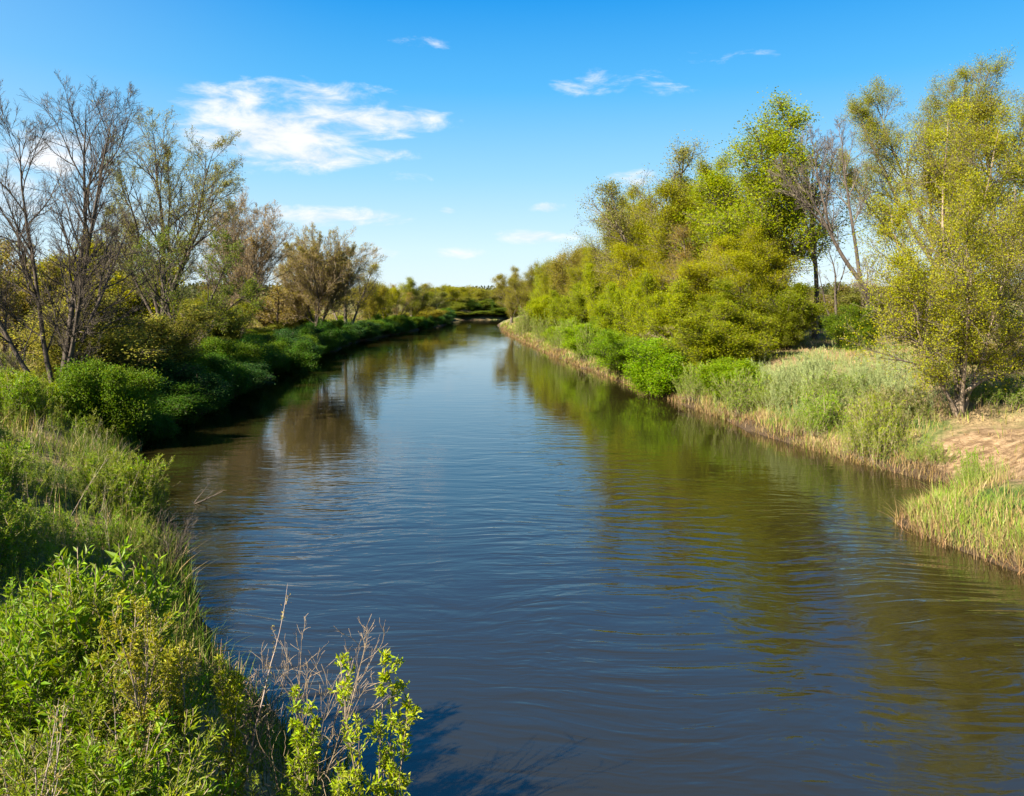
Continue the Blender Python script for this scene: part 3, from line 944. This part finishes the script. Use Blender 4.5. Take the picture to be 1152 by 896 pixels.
x, d = wx_(917, 58), 58
H = top_height(917, d, 130)
o = make_tree('bare_tree', 51, [(0, 0, 0, .03, 0, 1, H * .97, .22, .01), (0, 0, H * .38, -.42, .1, 1, H * .55, .12, .05), (0, 0, H * .42, .36, .1, 1, H * .52, .12, .05), (0, 0, H * .45, .1, .4, 1, H * .48, .1, .05)],
              bare_levels(12, 8, 7, 3, .45, .35, .3, 1.2), bark=BARK, twig=BARK)
place(o, x, d, scale=fit(o, H), label='slim bare pale trunked tree right of the leafy grove', cat='tree')
x, d = wx_(943, 54), 54
H = top_height(943, d, 270)
o = make_tree('bare_tree', 53, [(0, 0, 0, -.12, 0, 1, H * .97, .13, .02), (0, 0, .8, -.55, .1, 1, H * .6, .09, .05), (-.2, 0, H * .5, .5, .1, 1, H * .4, .07, .05)],
              bare_levels(5, 5, 4, 2, .5, .5, .25), bark=BARK_DARK, twig=BARK)
place(o, x, d, scale=fit(o, H), label='short forked dead tree between the slim bare tree and the poplar', cat='tree')
x, d = wx_(978, 50), 50
H = top_height(978, d, 128)
o = make_tree('bare_tree', 57, [(0, 0, 0, -.10, 0, 1, H * .35, .2, .0), (-.3, 0, H * .26, -.75, .1, 1, H * .62, .16, .06), (-.4, 0, H * .3, -.12, .1, 1, H * .68, .13, .03), (-1.6, 0, H * .47, -.25, .1, 1, H * .46, .10, .05), (-1.8, 0, H * .5, -1.0, .1, 1, H * .38, .09, .05)],
              bare_levels(11, 8, 7, 3, .45, .3, .32, 1.1), bark=BARK_DARK, twig=BARK)
place(o, x, d, scale=fit(o, H), label='bare dark tree leaning left in front of the big poplar', cat='tree')
x, d = wx_(1045, 56), 56
H = top_height(1045, d, 80)
o = make_tree('poplar_tree', 61, [(0, 0, 0, .03, 0, 1, H * .95, .30, .01), (0, 0, H * .25, -.5, .1, 1, H * .66, .16, .02), (0, 0, H * .3, .42, .1, 1, H * .66, .17, .02), (0, 0, H * .28, .8, -.1, 1, H * .64, .15, .02), (0, 0, H * .34, -.2, .4, 1, H * .6, .14, .02),
                             (0, 0, H * .2, -.85, .1, 1, H * .55, .13, .02), (.2, 0, H * .36, .3, .5, 1, H * .58, .12, .02), (.2, 0, H * .38, .25, -.5, 1, H * .56, .12, .02)],
              [dict(m=18, ang=.62, t0=.25, t1=.99, K=5, trop=.09, wob=.11, rk=.014, sides=4, rmin=.01), dict(m=11, ang=.65, t0=.12, ratio=.6, K=4, trop=.06, wob=.15, rmin=.007), dict(m=9, ang=.65, t0=.1, ratio=.58, K=2, trop=.03, wob=.15, rmin=.005)],
              dict(n=11, size=.078, spread=.18, t0=0, keep=.97, bald=.1), prof=profile_fan, wide=3.2, bark=BARK)
place(o, x, d, scale=fit(o, H), label='tallest poplar on the right bank with spreading half open crown', cat='tree', color=(0.205, 0.225, 0.024))
plant('tall1', 1120, 50, 130, 110, (0.179, 0.179, 0.030), 'tall olive tree at the right edge behind the waterside willow', 'tree', 'leafy_tree')
plant('thin1', 1185, 40, 200, 90, (0.179, 0.179, 0.041), 'thin olive tree cut off by the right edge', 'tree', 'leafy_tree')
x, d = wx_(1080, 28), 28
H = top_height(1086, d, 118)
o = make_tree('willow_tree', 67, [(0, 0, 0, .10, 0, 1, H * .95, .085, .03), (.0, .1, 0, -.06, .1, 1, H * .97, .07, .02), (.1, 0, .15, .45, .1, 1, H * .85, .06, .03), (-.1, 0, .1, -.5, 0, 1, H * .72, .055, .04), (-.1, -.1, .1, -.9, -.2, 1, H * .55, .05, .04),
                              (.1, 0, .6, 1.1, .1, .7, H * .55, .07, .03), (0, -.1, .3, -.2, -.5, 1, H * .7, .06, .05)],
              [dict(m=16, ang=.65, t0=.12, t1=.99, K=5, trop=.07, wob=.11, rk=.012, sides=4, rmin=.007), dict(m=11, ang=.7, t0=.12, ratio=.58, K=4, trop=.05, wob=.15, rmin=.005), dict(m=9, ang=.7, t0=.1, ratio=.58, K=2, trop=.03, wob=.15, rmin=.004)],
              dict(n=11, size=.064, spread=.15, keep=.97, aspect=.55), prof=profile_fan, wide=2.2, bark=BARK_TAN, twig=BARK)
place(o, x, d, scale=fit(o, H), label='waterside willow with airy yellow green crown beside the sandy slope', cat='tree', color=(0.26, 0.285, 0.026))
GB = 'bushes behind the right bank trees'
plant('big2', 905, 72, 352, 70, (.16, .14, .04), 'low brown olive bush right behind the slim bare trunk', 'shrub', 'shrub', GB)
plant('big1', 1062, 60, 330, 110, (.15, .15, .03), 'wide olive bush behind the poplar trunk', 'shrub', 'shrub', GB)
plant('bush2', 962, 47, 345, 40, (0.097, 0.152, 0.017), 'dark green bush at the foot of the leaning bare tree', 'shrub', 'shrub', GB)
plant('twiggy', 1140, 36, 375, 110, (0.179, 0.159, 0.055), 'brown twiggy bush behind the waterside willow', 'shrub', 'shrub', GB)
plant('twiggy', 950, 85, 320, 90, (0.179, 0.166, 0.048), 'hazy brown bush seen between the bare trunks', 'shrub', 'shrub', GB)
plant('big1', 1005, 78, 310, 90, (0.152, 0.166, 0.041), 'olive bush seen behind the leaning bare tree', 'shrub', 'shrub', GB)
plant('twiggy', 885, 80, 325, 60, (0.166, 0.166, 0.041), 'hazy olive bush behind the right end of the grove', 'shrub', 'shrub', GB)
plant('clump1', 1122, 28.5, 424, 80, (.12, .20, .014), 'low green bush in the shade behind the willow trunk', 'shrub', 'shrub', GB)
plant('clump2', 1010, 29, 436, 70, (0.152, 0.179, 0.041), 'low olive bush at the left foot of the waterside willow', 'shrub', 'shrub')
plant('clump3', 940, 33, 420, 60, (0.138, 0.207, 0.028), 'small green bush between the pale tall herbs and the willow', 'shrub', 'shrub')


for px, d, row, wpx, kd, colr, lab in [
        (748, 46, 384, 56, 'bush1', (.15, .26, .010), 'bright green bush at the waterline nearest to the pale tall herbs'),
        (700, 57.5, 376, 50, 'bush2', (.17, .27, .010), 'bright green bush at the waterline left of the overhanging bush'),
        (664, 68, 366, 42, 'bush1', (.17, .27, .012), 'small bright green bush at the waterline below the upright lime bush'),
        (634, 82, 359, 34, 'bush2', (.18, .26, .016), 'small bright green bush at the waterline below the round lime bush'),
        (822, 39.5, 405, 50, 'bush3', (.16, .25, .016), 'small green bush standing in front of the pale tall herbs'),
        (626, 112, 293, 32, 'round1', (.20, .22, .02), 'light green tree between the narrow bright tree and the domed tan tree'),
        (668, 92, 284, 40, 'tall1', (.22, .24, .016), 'light green tree right of the domed tan tree'),
        (690, 86, 258, 46, 'tall2', (.22, .235, .02), 'light yellow green tree at the far shoulder of the tall grove'),
        (724, 78, 218, 60, 'tall1', (.225, .235, .02), 'high yellow green tree left of the tall thin budding tree'),
        (768, 70, 206, 66, 'tall2', (.22, .245, .014), 'high leafy tree just right of the tall thin budding tree'),
        (826, 64, 186, 62, 'tall1', (.20, .235, .014), 'high leafy tree left of the tallest leafy tree'),
        (842, 52, 262, 70, 'tall2', (.23, .25, .012), 'broad yellow green tree below the crown of the tallest leafy tree'),
        (706, 64, 318, 52, 'big2', (.21, .27, .01), 'lime green tree like bush at the left foot of the grove'),
        (770, 53, 318, 60, 'big1', (.22, .265, .012), 'lime green bush at the middle of the foot of the grove'),
        (884, 49, 345, 46, 'big2', (.13, .16, .014), 'darker green bush beside the slim bare trunk')]:
    plant(kd, px, d, row, wpx, colr, lab, 'tree' if kd[0] != 'b' else 'shrub', 'leafy_tree' if kd[0] != 'b' else 'shrub', GR if kd[0] != 'b' else None)
GC = 'low green clumps along the right waterline'
for i, (px, d, row, wpx, colr) in enumerate([(1046, 25.6, 508, 40, (.17, .23, .03)), (925, 31.0, 455, 62, (.16, .235, .02)), (985, 27.5, 462, 60, (.19, .22, .035)), (880, 36, 440, 60, (.20, .25, .06)),
                                            (838, 37, 432, 56, (.18, .24, .045)), (790, 42, 422, 46, (.17, .235, .02)), (745, 47, 405, 50, (.17, .25, .015)), (668, 66, 380, 40, (.16, .23, .02)),
                                            (640, 78, 374, 34, (.17, .235, .03)), (615, 92, 366, 28, (.16, .21, .03)), (592, 108, 360, 24, (.17, .21, .04)), (1095, 23.2, 520, 30, (.14, .22, .015))]):
    plant(['clump1', 'clump2', 'clump3'][i % 3], px, d, row - 15, wpx * 1.0, tuple(q_ * k_ for q_, k_ in zip(colr, (.88, 1.0, .6))), f'low green clump of leaves at the right waterline, {ORD[i]} of its row' if i < 11 else 'small green tuft growing alone on the sandy slope', 'shrub', 'low_shrub', GC if i < 11 else None, sink=.1)


# ------------------------------------------------------------------ ground cover
def blades(px_, py_, pz_, h, wdt, rng, lean=.35, K=3):
    """curved tapering grass blades -> verts, quads, along"""
    N = len(px_)
    a = rng.random(N) * 6.283
    dx, dy = np.cos(a), np.sin(a)
    face = rng.random(N) * 6.283
    fx, fy = np.cos(face), np.sin(face)
    ln = lean * np.abs(rng.normal(size=N)) * h
    vs, al = [], []
    for k in range(K + 1):
        t = k / K
        cx = px_ + dx * ln * t ** 1.8
        cy = py_ + dy * ln * t ** 1.8
        cz = pz_ + h * t * (1 - .12 * t * ln / np.maximum(h, .01))
        wd = wdt * (1 - t ** 1.5 * .9) * .5
        vs.append(np.stack([cx - fx * wd, cy - fy * wd, cz], -1))
        vs.append(np.stack([cx + fx * wd, cy + fy * wd, cz], -1))
        al += [np.full(N, t), np.full(N, t)]
    v = np.stack(vs, 1).reshape(-1, 3)
    al = np.stack(al, 1).reshape(-1)
    o = np.arange(N)[:, None, None] * (2 * K + 2)
    q = (o + (np.arange(K)[None, :, None] * 2) + np.array([0, 1, 3, 2])[None, None]).reshape(-1, 4)
    return v, q, al


def scatter(rng, n, x0, x1, y0, y1, power=1.0):
    x = x0 + (x1 - x0) * rng.random(n)
    y = y0 + (y1 - y0) * rng.random(n) ** power
    return x, y


rng = np.random.default_rng(77)
# left bank near the viewer: knee to chest high herbs
herbs = [herb(i, 30, .105, .30, 7) for i in range(1, 7)]
hx, hy = scatter(rng, 62000, -32, 2, 2.2, 40, 1.0)
s = sdist(hx, hy)
lump = np.clip((vnoise(hx * .42, hy * .36, 91) - .36) / .34, 0, 1)
wantd = np.clip(1.25 - hy / 34, .28, 1) * (.52 + .55 * lump) * (.6 + .6 * vnoise(hx * 1.2, hy * 1.2, 21))
ok = (s > .15) & (rng.random(len(hx)) < wantd) & (np.abs(hx) < hy * .75 + 1.5) & ~((hy < 5.2) & (hx > -1.6))
hx, hy, s, lump = hx[ok], hy[ok], s[ok], lump[ok]
hh = (.5 + .95 * lump) * (.32 + .95 * vnoise(hx * .5, hy * .5, 22) ** 1.5 + .35 * np.clip(vnoise(hx * 1.3, hy * 1.3, 29) - .5, 0, 1)) * (.7 + .6 * rng.random(len(hx))) * (.55 + .9 * vnoise(hx * .23 + 5, hy * .23, 35)) * np.interp(s, [0, 1.5, 6, 12], [.65, 1.0, 1.0, .7])
hz = ground(hx, hy) - .05
lim = np.clip(EYE - 1.45 - hz - np.maximum(0, 3.5 - hy) * .6, .3, 2)
kindm = vnoise(hx * .45, hy * .45, 33) + .22 * rng.normal(size=len(hx)) > .56
feathery = [herb(20 + i, 46, .075, .2, 9, wob=.13, thick=.004) for i in range(4)]
v, q, mi = stamp(feathery, hx[kindm], hy[kindm], hz[kindm], np.minimum(hh * 1.15, lim)[kindm], rng, .22)
o = mesh_obj('feathery_herbs', v, q, [BARK_TAN, LEAF_NEAR], mi)
o.color = (.20, .245, .025, 1)
tag(o, 'feathery yellowish herbs mixed through the near left bank', 'herbs', kind='stuff')
hx, hy, hz, hh, lim = (q_[~kindm] for q_ in (hx, hy, hz, hh, lim))
v, q, mi = stamp(herbs, hx, hy, hz, np.minimum(hh, lim), rng)
o = mesh_obj('meadow_herbs', v, q, [BARK_TAN, LEAF_NEAR], mi)
o.color = (.165, .255, .010, 1)
tag(o, 'dense sunlit green herbs covering the near left bank', 'herbs', kind='stuff')

gx_, gy_ = scatter(rng, 48000, -30, 2, 2.2, 34, 1.0)
s = sdist(gx_, gy_)
wantd = np.clip(1.15 - gy_ / 42, .2, 1) * np.clip(.15 + 1.2 * vnoise(gx_ * .35 + 7, gy_ * .35, 23), 0, 1)
ok = (s > .05) & (rng.random(len(gx_)) < wantd) & (np.abs(gx_) < gy_ * .75 + 1.5)
gx_, gy_, s = gx_[ok], gy_[ok], s[ok]
v, q, al = blades(gx_, gy_, ground(gx_, gy_) - .04, (.25 + .5 * vnoise(gx_ * .4, gy_ * .4, 24)) * (.6 + .7 * rng.random(len(gx_))), np.interp(gy_, [3, 30], [.010, .026]) * (.7 + .6 * rng.random(len(gx_))), rng, .45)
o = mesh_obj('meadow_grass', v, q, [GRASS], attr={'along': al})
o.color = (.17, .22, .025, 1)
tag(o, 'long bright green grass on the near left bank', 'grass', kind='stuff')

# dry seed stalks through the herbs
stalk = [herb(40 + i, 14, .05, .3, 4, thick=.005) for i in range(4)]
sx, sy = scatter(rng, 900, -24, 1.5, 3, 28)
s = sdist(sx, sy)
ok = (s > .3) & (vnoise(sx * .3, sy * .3, 41) > .42) & (np.abs(sx) < sy * .75 + 1)
sx, sy = sx[ok], sy[ok]
v, q, mi = stamp(stalk, sx, sy, ground(sx, sy), .7 + .6 * rng.random(len(sx)), rng, .25, .7)
o = mesh_obj('dry_stalks', v, q, [TWIG_DEAD, STRAW], mi)
o.color = (.30, .25, .11, 1)
tag(o, 'straw coloured dry seed stalks scattered among the left bank herbs', 'dry stalks', kind='stuff')

# sedge tussock fringe by the water on the left
fx, fy = scatter(rng, 60000, -16, 0, 9, 30)
s = sdist(fx, fy)
ok = (s > -.25) & (s < 1.5) & (vnoise(fx * .5, fy * .5, 27) > .36)
fx, fy = fx[ok], fy[ok]
v, q, al = blades(fx, fy, np.maximum(ground(fx, fy), -.1), .30 + .65 * rng.random(len(fx)) * vnoise(fx * .9, fy * .9, 28), .012 + .010 * rng.random(len(fx)), rng, .55, 4)
o = mesh_obj('sedge_fringe', v, q, [GRASS], attr={'along': al})
o.color = (.10, .16, .018, 1)
tag(o, 'drooping dark sedge fringing the left waterline near the viewer', 'sedge', kind='stuff')

# left bank further away: rough grass on top of the bank between trees
rx, ry = scatter(rng, 150000, -75, -12, 26, 150, 1.5)
s = sdist(rx, ry)
ok = (s > 2.5) & (s < 28) & (np.abs(rx) < ry * .8) & (rng.random(len(rx)) < .35 + .8 * vnoise(rx * .2, ry * .2, 51))
rx, ry = rx[ok], ry[ok]
v, q, al = blades(rx, ry, ground(rx, ry) - .04, .35 + .5 * rng.random(len(rx)), np.interp(ry, [26, 150], [.03, .10]), rng, .5, 2)
o = mesh_obj('rough_grass', v, q, [REED], attr={'along': al})
o.color = (.14, .15, .03, 1)
tag(o, 'rough olive and straw grass on the far left bank under the trees', 'grass', kind='stuff')

# right bank grass and reeds
rx, ry = scatter(rng, 420000, -6, 40, 15, 150, 1.7)
s = sdist(rx, ry)
near_w = np.clip(1.25 - s / 4.5, 0, 1)
dens = np.maximum(near_w, .35 * (s < 22)) * np.clip(.25 + 1.1 * vnoise(rx * .35, ry * .35, 61), 0, 1)
sandk = np.exp(-(((rx - 16.0) / 3.1) ** 2 + ((ry - 22.6) / 3.0) ** 2)) * 1.4 + np.exp(-(((rx - 20) / 4.0) ** 2 + ((ry - 20) / 3.0) ** 2)) * 1.2
ok = (s > -.12) & (rx > -5) & (rng.random(len(rx)) < dens * np.clip(1.1 - 3.6 * sandk, 0.04, 1)) & (rx < ry * .75 + 2) & ~((ry < 21.6) & (s < 3.5))
rx, ry, s = rx[ok], ry[ok], s[ok]
green = vnoise(rx * .22 + 3, ry * .22, 63) + .32 * near_w[ok] - .25 * (s > 5)
gm = green + .25 * rng.normal(size=len(rx)) > .42
hgt_ = .62 * (.28 + .6 * vnoise(rx * .3, ry * .3, 64) + .55 * np.clip(vnoise(rx * .8, ry * .8, 66) - .45, 0, 1)) * (.6 + .7 * rng.random(len(rx))) * np.interp(s, [0, .4, 3, 8], [.8, 1.15, 1.0, .8])
wd_ = np.interp(ry, [15, 40, 150], [.018, .03, .10]) * (.7 + .6 * rng.random(len(rx)))
for nm, msk, colr, lab, mt, ln in (('bank_grass', gm, (.16, .225, .03), 'lush green grass and reeds along the right waterline', REED, .35),
                                  ('dry_grass', ~gm, (.30, .225, .105), 'dry straw grass patches on the right bank slope', STRAW, .6)):
    v, q, al = blades(rx[msk], ry[msk], np.maximum(ground(rx[msk], ry[msk]) - .04, -.1), hgt_[msk] * (1 if nm == 'bank_grass' else .75), wd_[msk], rng, ln, 2)
    o = mesh_obj(nm, v, q, [mt], attr={'along': al})
    o.color = (*colr, 1)
    tag(o, lab, 'grass', kind='stuff')

# overhanging straw along the right waterline
rx, ry = scatter(rng, 260000, -6, 16, 15, 140, 1.5)
s = sdist(rx, ry)
ok = (s > -.3) & (s < .8) & (rx > -5) & (vnoise(rx * .9, ry * .9, 67) > .3)
rx, ry = rx[ok], ry[ok]
v, q, al = blades(rx, ry, np.maximum(ground(rx, ry) - .05, -.1), (.15 + .45 * vnoise(rx * .6, ry * .6, 68)) * (.6 + .7 * rng.random(len(rx))), np.interp(ry, [15, 40, 150], [.015, .025, .09]), rng, .8, 3)
o = mesh_obj('straw_fringe', v, q, [STRAW], attr={'along': al})
o.color = (.20, .135, .06, 1)
tag(o, 'dead straw hanging over the right waterline', 'grass', kind='stuff')

# reed bed on the small spit, front right
rx, ry = scatter(rng, 40000, 9.5, 20, 13, 22.5)
s = sdist(rx, ry)
ok = (s > -.05) & (s < 2.3) & (ry < 21.0 - .12 * (rx - 10)) & (rng.random(len(rx)) < 1.15 - s / 2.3)
rx, ry, s = rx[ok], ry[ok], s[ok]
v, q, al = blades(rx, ry, np.maximum(ground(rx, ry), -.05), (.22 + .6 * vnoise(rx * 1.1, ry * 1.1, 69) * rng.random(len(rx)) ** .5 + .12 * rng.random(len(rx))), .011 + .012 * rng.random(len(rx)), rng, .5, 3)
o = mesh_obj('reed_bed', v, q, [REED], attr={'along': al})
o.color = (.17, .25, .04, 1)
tag(o, 'pale green reed bed on the small spit at the right edge', 'reeds', kind='stuff')

# dead litter lying on the bare slope
lx_, ly_ = scatter(rng, 9000, 12, 24, 17, 27)
lk = np.exp(-(((lx_ - 16.0) / 3.1) ** 2 + ((ly_ - 22.6) / 3.0) ** 2)) + np.exp(-(((lx_ - 20) / 4.0) ** 2 + ((ly_ - 20) / 3.0) ** 2))
ok = (sdist(lx_, ly_) > .3) & (lk > .25) & (vnoise(lx_ * 1.3, ly_ * 1.3, 81) > .42)
lx_, ly_ = lx_[ok], ly_[ok]
v, q, al = blades(lx_, ly_, ground(lx_, ly_) - .01, .05 + .12 * rng.random(len(lx_)), .016 + .01 * rng.random(len(lx_)), rng, 3.0, 3)
o = mesh_obj('dry_litter', v, q, [STRAW], attr={'along': al})
o.color = (.22, .15, .07, 1)
tag(o, 'dead stalks and litter lying on the bare tan slope', 'litter', kind='stuff')

# pale feathery tall herbs on the right slope
feath = [herb(60 + i, 30, .07, .3, 7, thick=.006) for i in range(5)]
px_, py_ = scatter(rng, 5500, 9, 20, 28, 48)
s = sdist(px_, py_)
cx_, cy_ = 12.8 + (px_ * 0), 37.5
kk = ((px_ - (14.2 - (py_ - 37) * .2)) / 2.6) ** 2 + ((py_ - 37.0) / 5.5) ** 2
ok = (s > .5) & (rng.random(len(px_)) < np.exp(-kk * .8))
px_, py_, kk = px_[ok], py_[ok], kk[ok]
v, q, mi = stamp(feath, px_, py_, ground(px_, py_) - .05, (.55 + 1.35 * vnoise(px_ * .7, py_ * .5, 65) - .3 * np.clip(kk, 0, 1.6)) * (.6 + .6 * rng.random(len(px_))), rng, .12, .8)
o = mesh_obj('pale_herbs', v, q, [LEAF_NEAR, LEAF_NEAR], mi)
o.color = (.29, .335, .14, 1)
tag(o, 'pale silvery green feathery tall herbs on the right slope', 'herbs', kind='stuff')

# far wood closing the horizon
rngf = np.random.default_rng(9)
n = 2600
ang = np.radians(rngf.uniform(-48, 48, n))
dist = rngf.uniform(330, 760, n)
fx, fy = np.sin(ang) * dist, np.cos(ang) * dist
keep = (vnoise(fx * .012, fy * .012, 71) > .42)
fx, fy = fx[keep], fy[keep]
fz = ground(fx, fy)
hgt_f = 5 + 5 * vnoise(fx * .02, fy * .02, 72)
k = 60
r1_ = rngf.normal(size=(len(fx), k, 3))
r1_ = r1_ / np.linalg.norm(r1_, axis=-1, keepdims=True) * rngf.random((len(fx), k, 1)) ** .4
c = np.stack([fx, fy, fz + hgt_f * .5], -1)[:, None] + r1_ * np.stack([hgt_f * .6, hgt_f * .6, hgt_f * .52], -1)[:, None]
c = c.reshape(-1, 3)
v, q = leaf_quads(c, rngf.normal(size=c.shape), 1.1 + 1.0 * rngf.random(len(c)), rngf, .8)
o = mesh_obj('far_wood', v, q, [LEAF])
o.color = (.075, .082, .035, 1)
tag(o, 'far olive woodland along the horizon', 'woodland', kind='stuff')


# ------------------------------------------------------------------ foreground plants, one by one
def sapling(name, seed, stems, lvm, leaf, colr, label, cat, x, y, bark=BARK_TAN, n=5, bare=False, group=None, wide=.3):
    lv = [dict(m=lvm[0], ang=.5, angv=.15, t0=.15, t1=.97, K=6, trop=.10, wob=.22 if bare else .10, rk=.010, sides=4, rmin=.0025)]
    if len(lvm) > 1:
        lv.append(dict(m=lvm[1], ang=.55, t0=.2, ratio=.5, K=4, trop=.06, wob=.2 if bare else .12, rmin=.002))
    o = make_tree(name, seed, stems, lv, None if bare else dict(n=n + 7, size=leaf * .8, spread=.014, folded=True, aspect=.33, t0=.02), bark=bark, prof=profile_fan, leafmat=LEAF_NEAR, sides=6, wide=wide)
    return place(o, x, y, label, cat, color=colr, group=group)


def st(h, r, n, spread, seed):
    q = random.Random(seed)
    return [(q.uniform(-.06, .06), q.uniform(-.06, .06), 0, q.uniform(-spread, spread), q.uniform(-spread, spread), 1, h * q.uniform(.75, 1.0), r * q.uniform(.7, 1), .05) for _ in range(n)]


def fg(px, d, row):
    """height of a foreground plant whose tip is seen in that row"""
    return max(.4, top_height(px, d, row))


LG = (.20, .26, .012)
d = 6.6
sapling('willow_sapling', 201, st(fg(432, d, 722), .012, 4, .16, 1), (14, 4), .075, LG, 'bright green leafy sapling standing alone at the bottom against the water', 'sapling', wx_(425, d), d, wide=.34)
d = 6.9
sapling('willow_sapling', 202, st(fg(338, d, 782), .010, 3, .10, 2), (12, 4), .07, (.18, .25, .014), 'green leafy sapling in front of the dead twigs', 'sapling', wx_(336, d), d, wide=.26)
d = 7.2
sapling('willow_sapling', 203, st(fg(268, d, 742), .010, 4, .10, 3), (12, 4), .065, (.22, .25, .02), 'yellow green sapling left of the dead twig bush', 'sapling', wx_(262, d), d, wide=.26)
d = 7.6
sapling('dry_shoot', 204, [(0, 0, 0, .12, 0, 1, fg(296, d, 668), .010, .0)], (9,), .05, (.20, .17, .07), 'tall thin dry shoot with curled leaves reaching above the dead twigs', 'shoot', wx_(272, d), d, n=4, wide=.16, bark=TWIG_DEAD)
d = 7.4
sapling('dead_twig_bush', 205, st(fg(360, d, 715), .009, 7, .8, 5), (9, 5), .0, LG, 'leafless grey dead twig bush over the water at the bottom', 'bush', wx_(335, d), d, bark=TWIG_PINK, bare=True, wide=.75)
d = 7.9
sapling('dead_twig_bush', 206, st(fg(270, d, 745), .008, 6, .7, 6), (8, 5), .0, LG, 'leafless reddish twig bush behind the yellow green sapling', 'bush', wx_(268, d), d, bark=TWIG_PINK, bare=True, wide=.5)
d = 6.9
sapling('willow_sapling', 207, st(fg(165, d, 640), .014, 6, .22, 7), (13, 4), .06, (.24, .25, .03), 'tall pale yellow shrub with straw stems at the edge of the near bank', 'sapling', wx_(168, d), d, wide=.36)
d = 7.4
sapling('willow_sapling', 208, st(fg(205, d, 700), .012, 5, .22, 8), (12, 4), .06, (.24, .255, .03), 'yellowish sapling right of the tall pale shrub', 'sapling', wx_(205, d), d, wide=.32)
d = 6.2
sapling('willow_sapling', 209, st(fg(478, d, 862), .008, 3, .2, 9), (10, 3), .065, LG, 'short green sapling at the bottom right of the lone sapling', 'sapling', wx_(466, d), d, wide=.22)
d = 6.4
sapling('willow_sapling', 210, st(fg(388, d, 838), .009, 4, .2, 10), (11, 3), .065, (.19, .25, .014), 'low green sapling between the two leafy saplings at the bottom', 'sapling', wx_(386, d), d, wide=.26)
d = 6.0
sapling('dry_shoot', 211, st(fg(140, d, 790), .009, 5, .16, 11), (8,), .05, (.30, .22, .09), 'clump of brown dry shoots in the lower left', 'shoot', wx_(142, d), d, n=3, wide=.2, bark=TWIG_DEAD)
d = 5.6
sapling('dry_shoot', 212, st(fg(40, d, 775), .009, 5, .2, 12), (8,), .05, (.30, .23, .09), 'clump of straw yellow dry shoots at the left edge of the lower corner', 'shoot', wx_(42, d), d, n=3, wide=.22, bark=TWIG_DEAD)
d = 15.5
sapling('dead_twig_bush', 213, st(1.2, .012, 6, .8, 13), (9, 5), .0, LG, 'dark leafless brush hanging over the left waterline below the sedge', 'bush', wx_(190, d), d, bark=BARK_DARK, bare=True, wide=.6)
# snag in the water on the left
d = 22.0
o = make_tree('driftwood_snag', 214, [(0, 0, 0, .9, .1, .35, 1.1, .03, .0), (.1, 0, 0, .5, .2, .8, .8, .02, .0)], [dict(m=5, ang=.7, t0=.3, rel=.3, K=3, wob=.2, trop=.05, rmin=.004)], None, bark=BARK_DARK)
place(o, wx_(212, d), d, 'dark driftwood snag sticking out of the water by the left bank', 'driftwood')
o.location.z = -.1

# prototypes that were never placed would stay at the origin: remove them
for k_, (o_, used) in PROTO.items():
    if not used:
        for c_ in list(o_.children):
            bpy.data.objects.remove(c_)
        bpy.data.objects.remove(o_)
print('tris', sum(len(o.data.polygons) for o in S.objects if o.type == 'MESH') * 2, 'objects', len(S.objects))
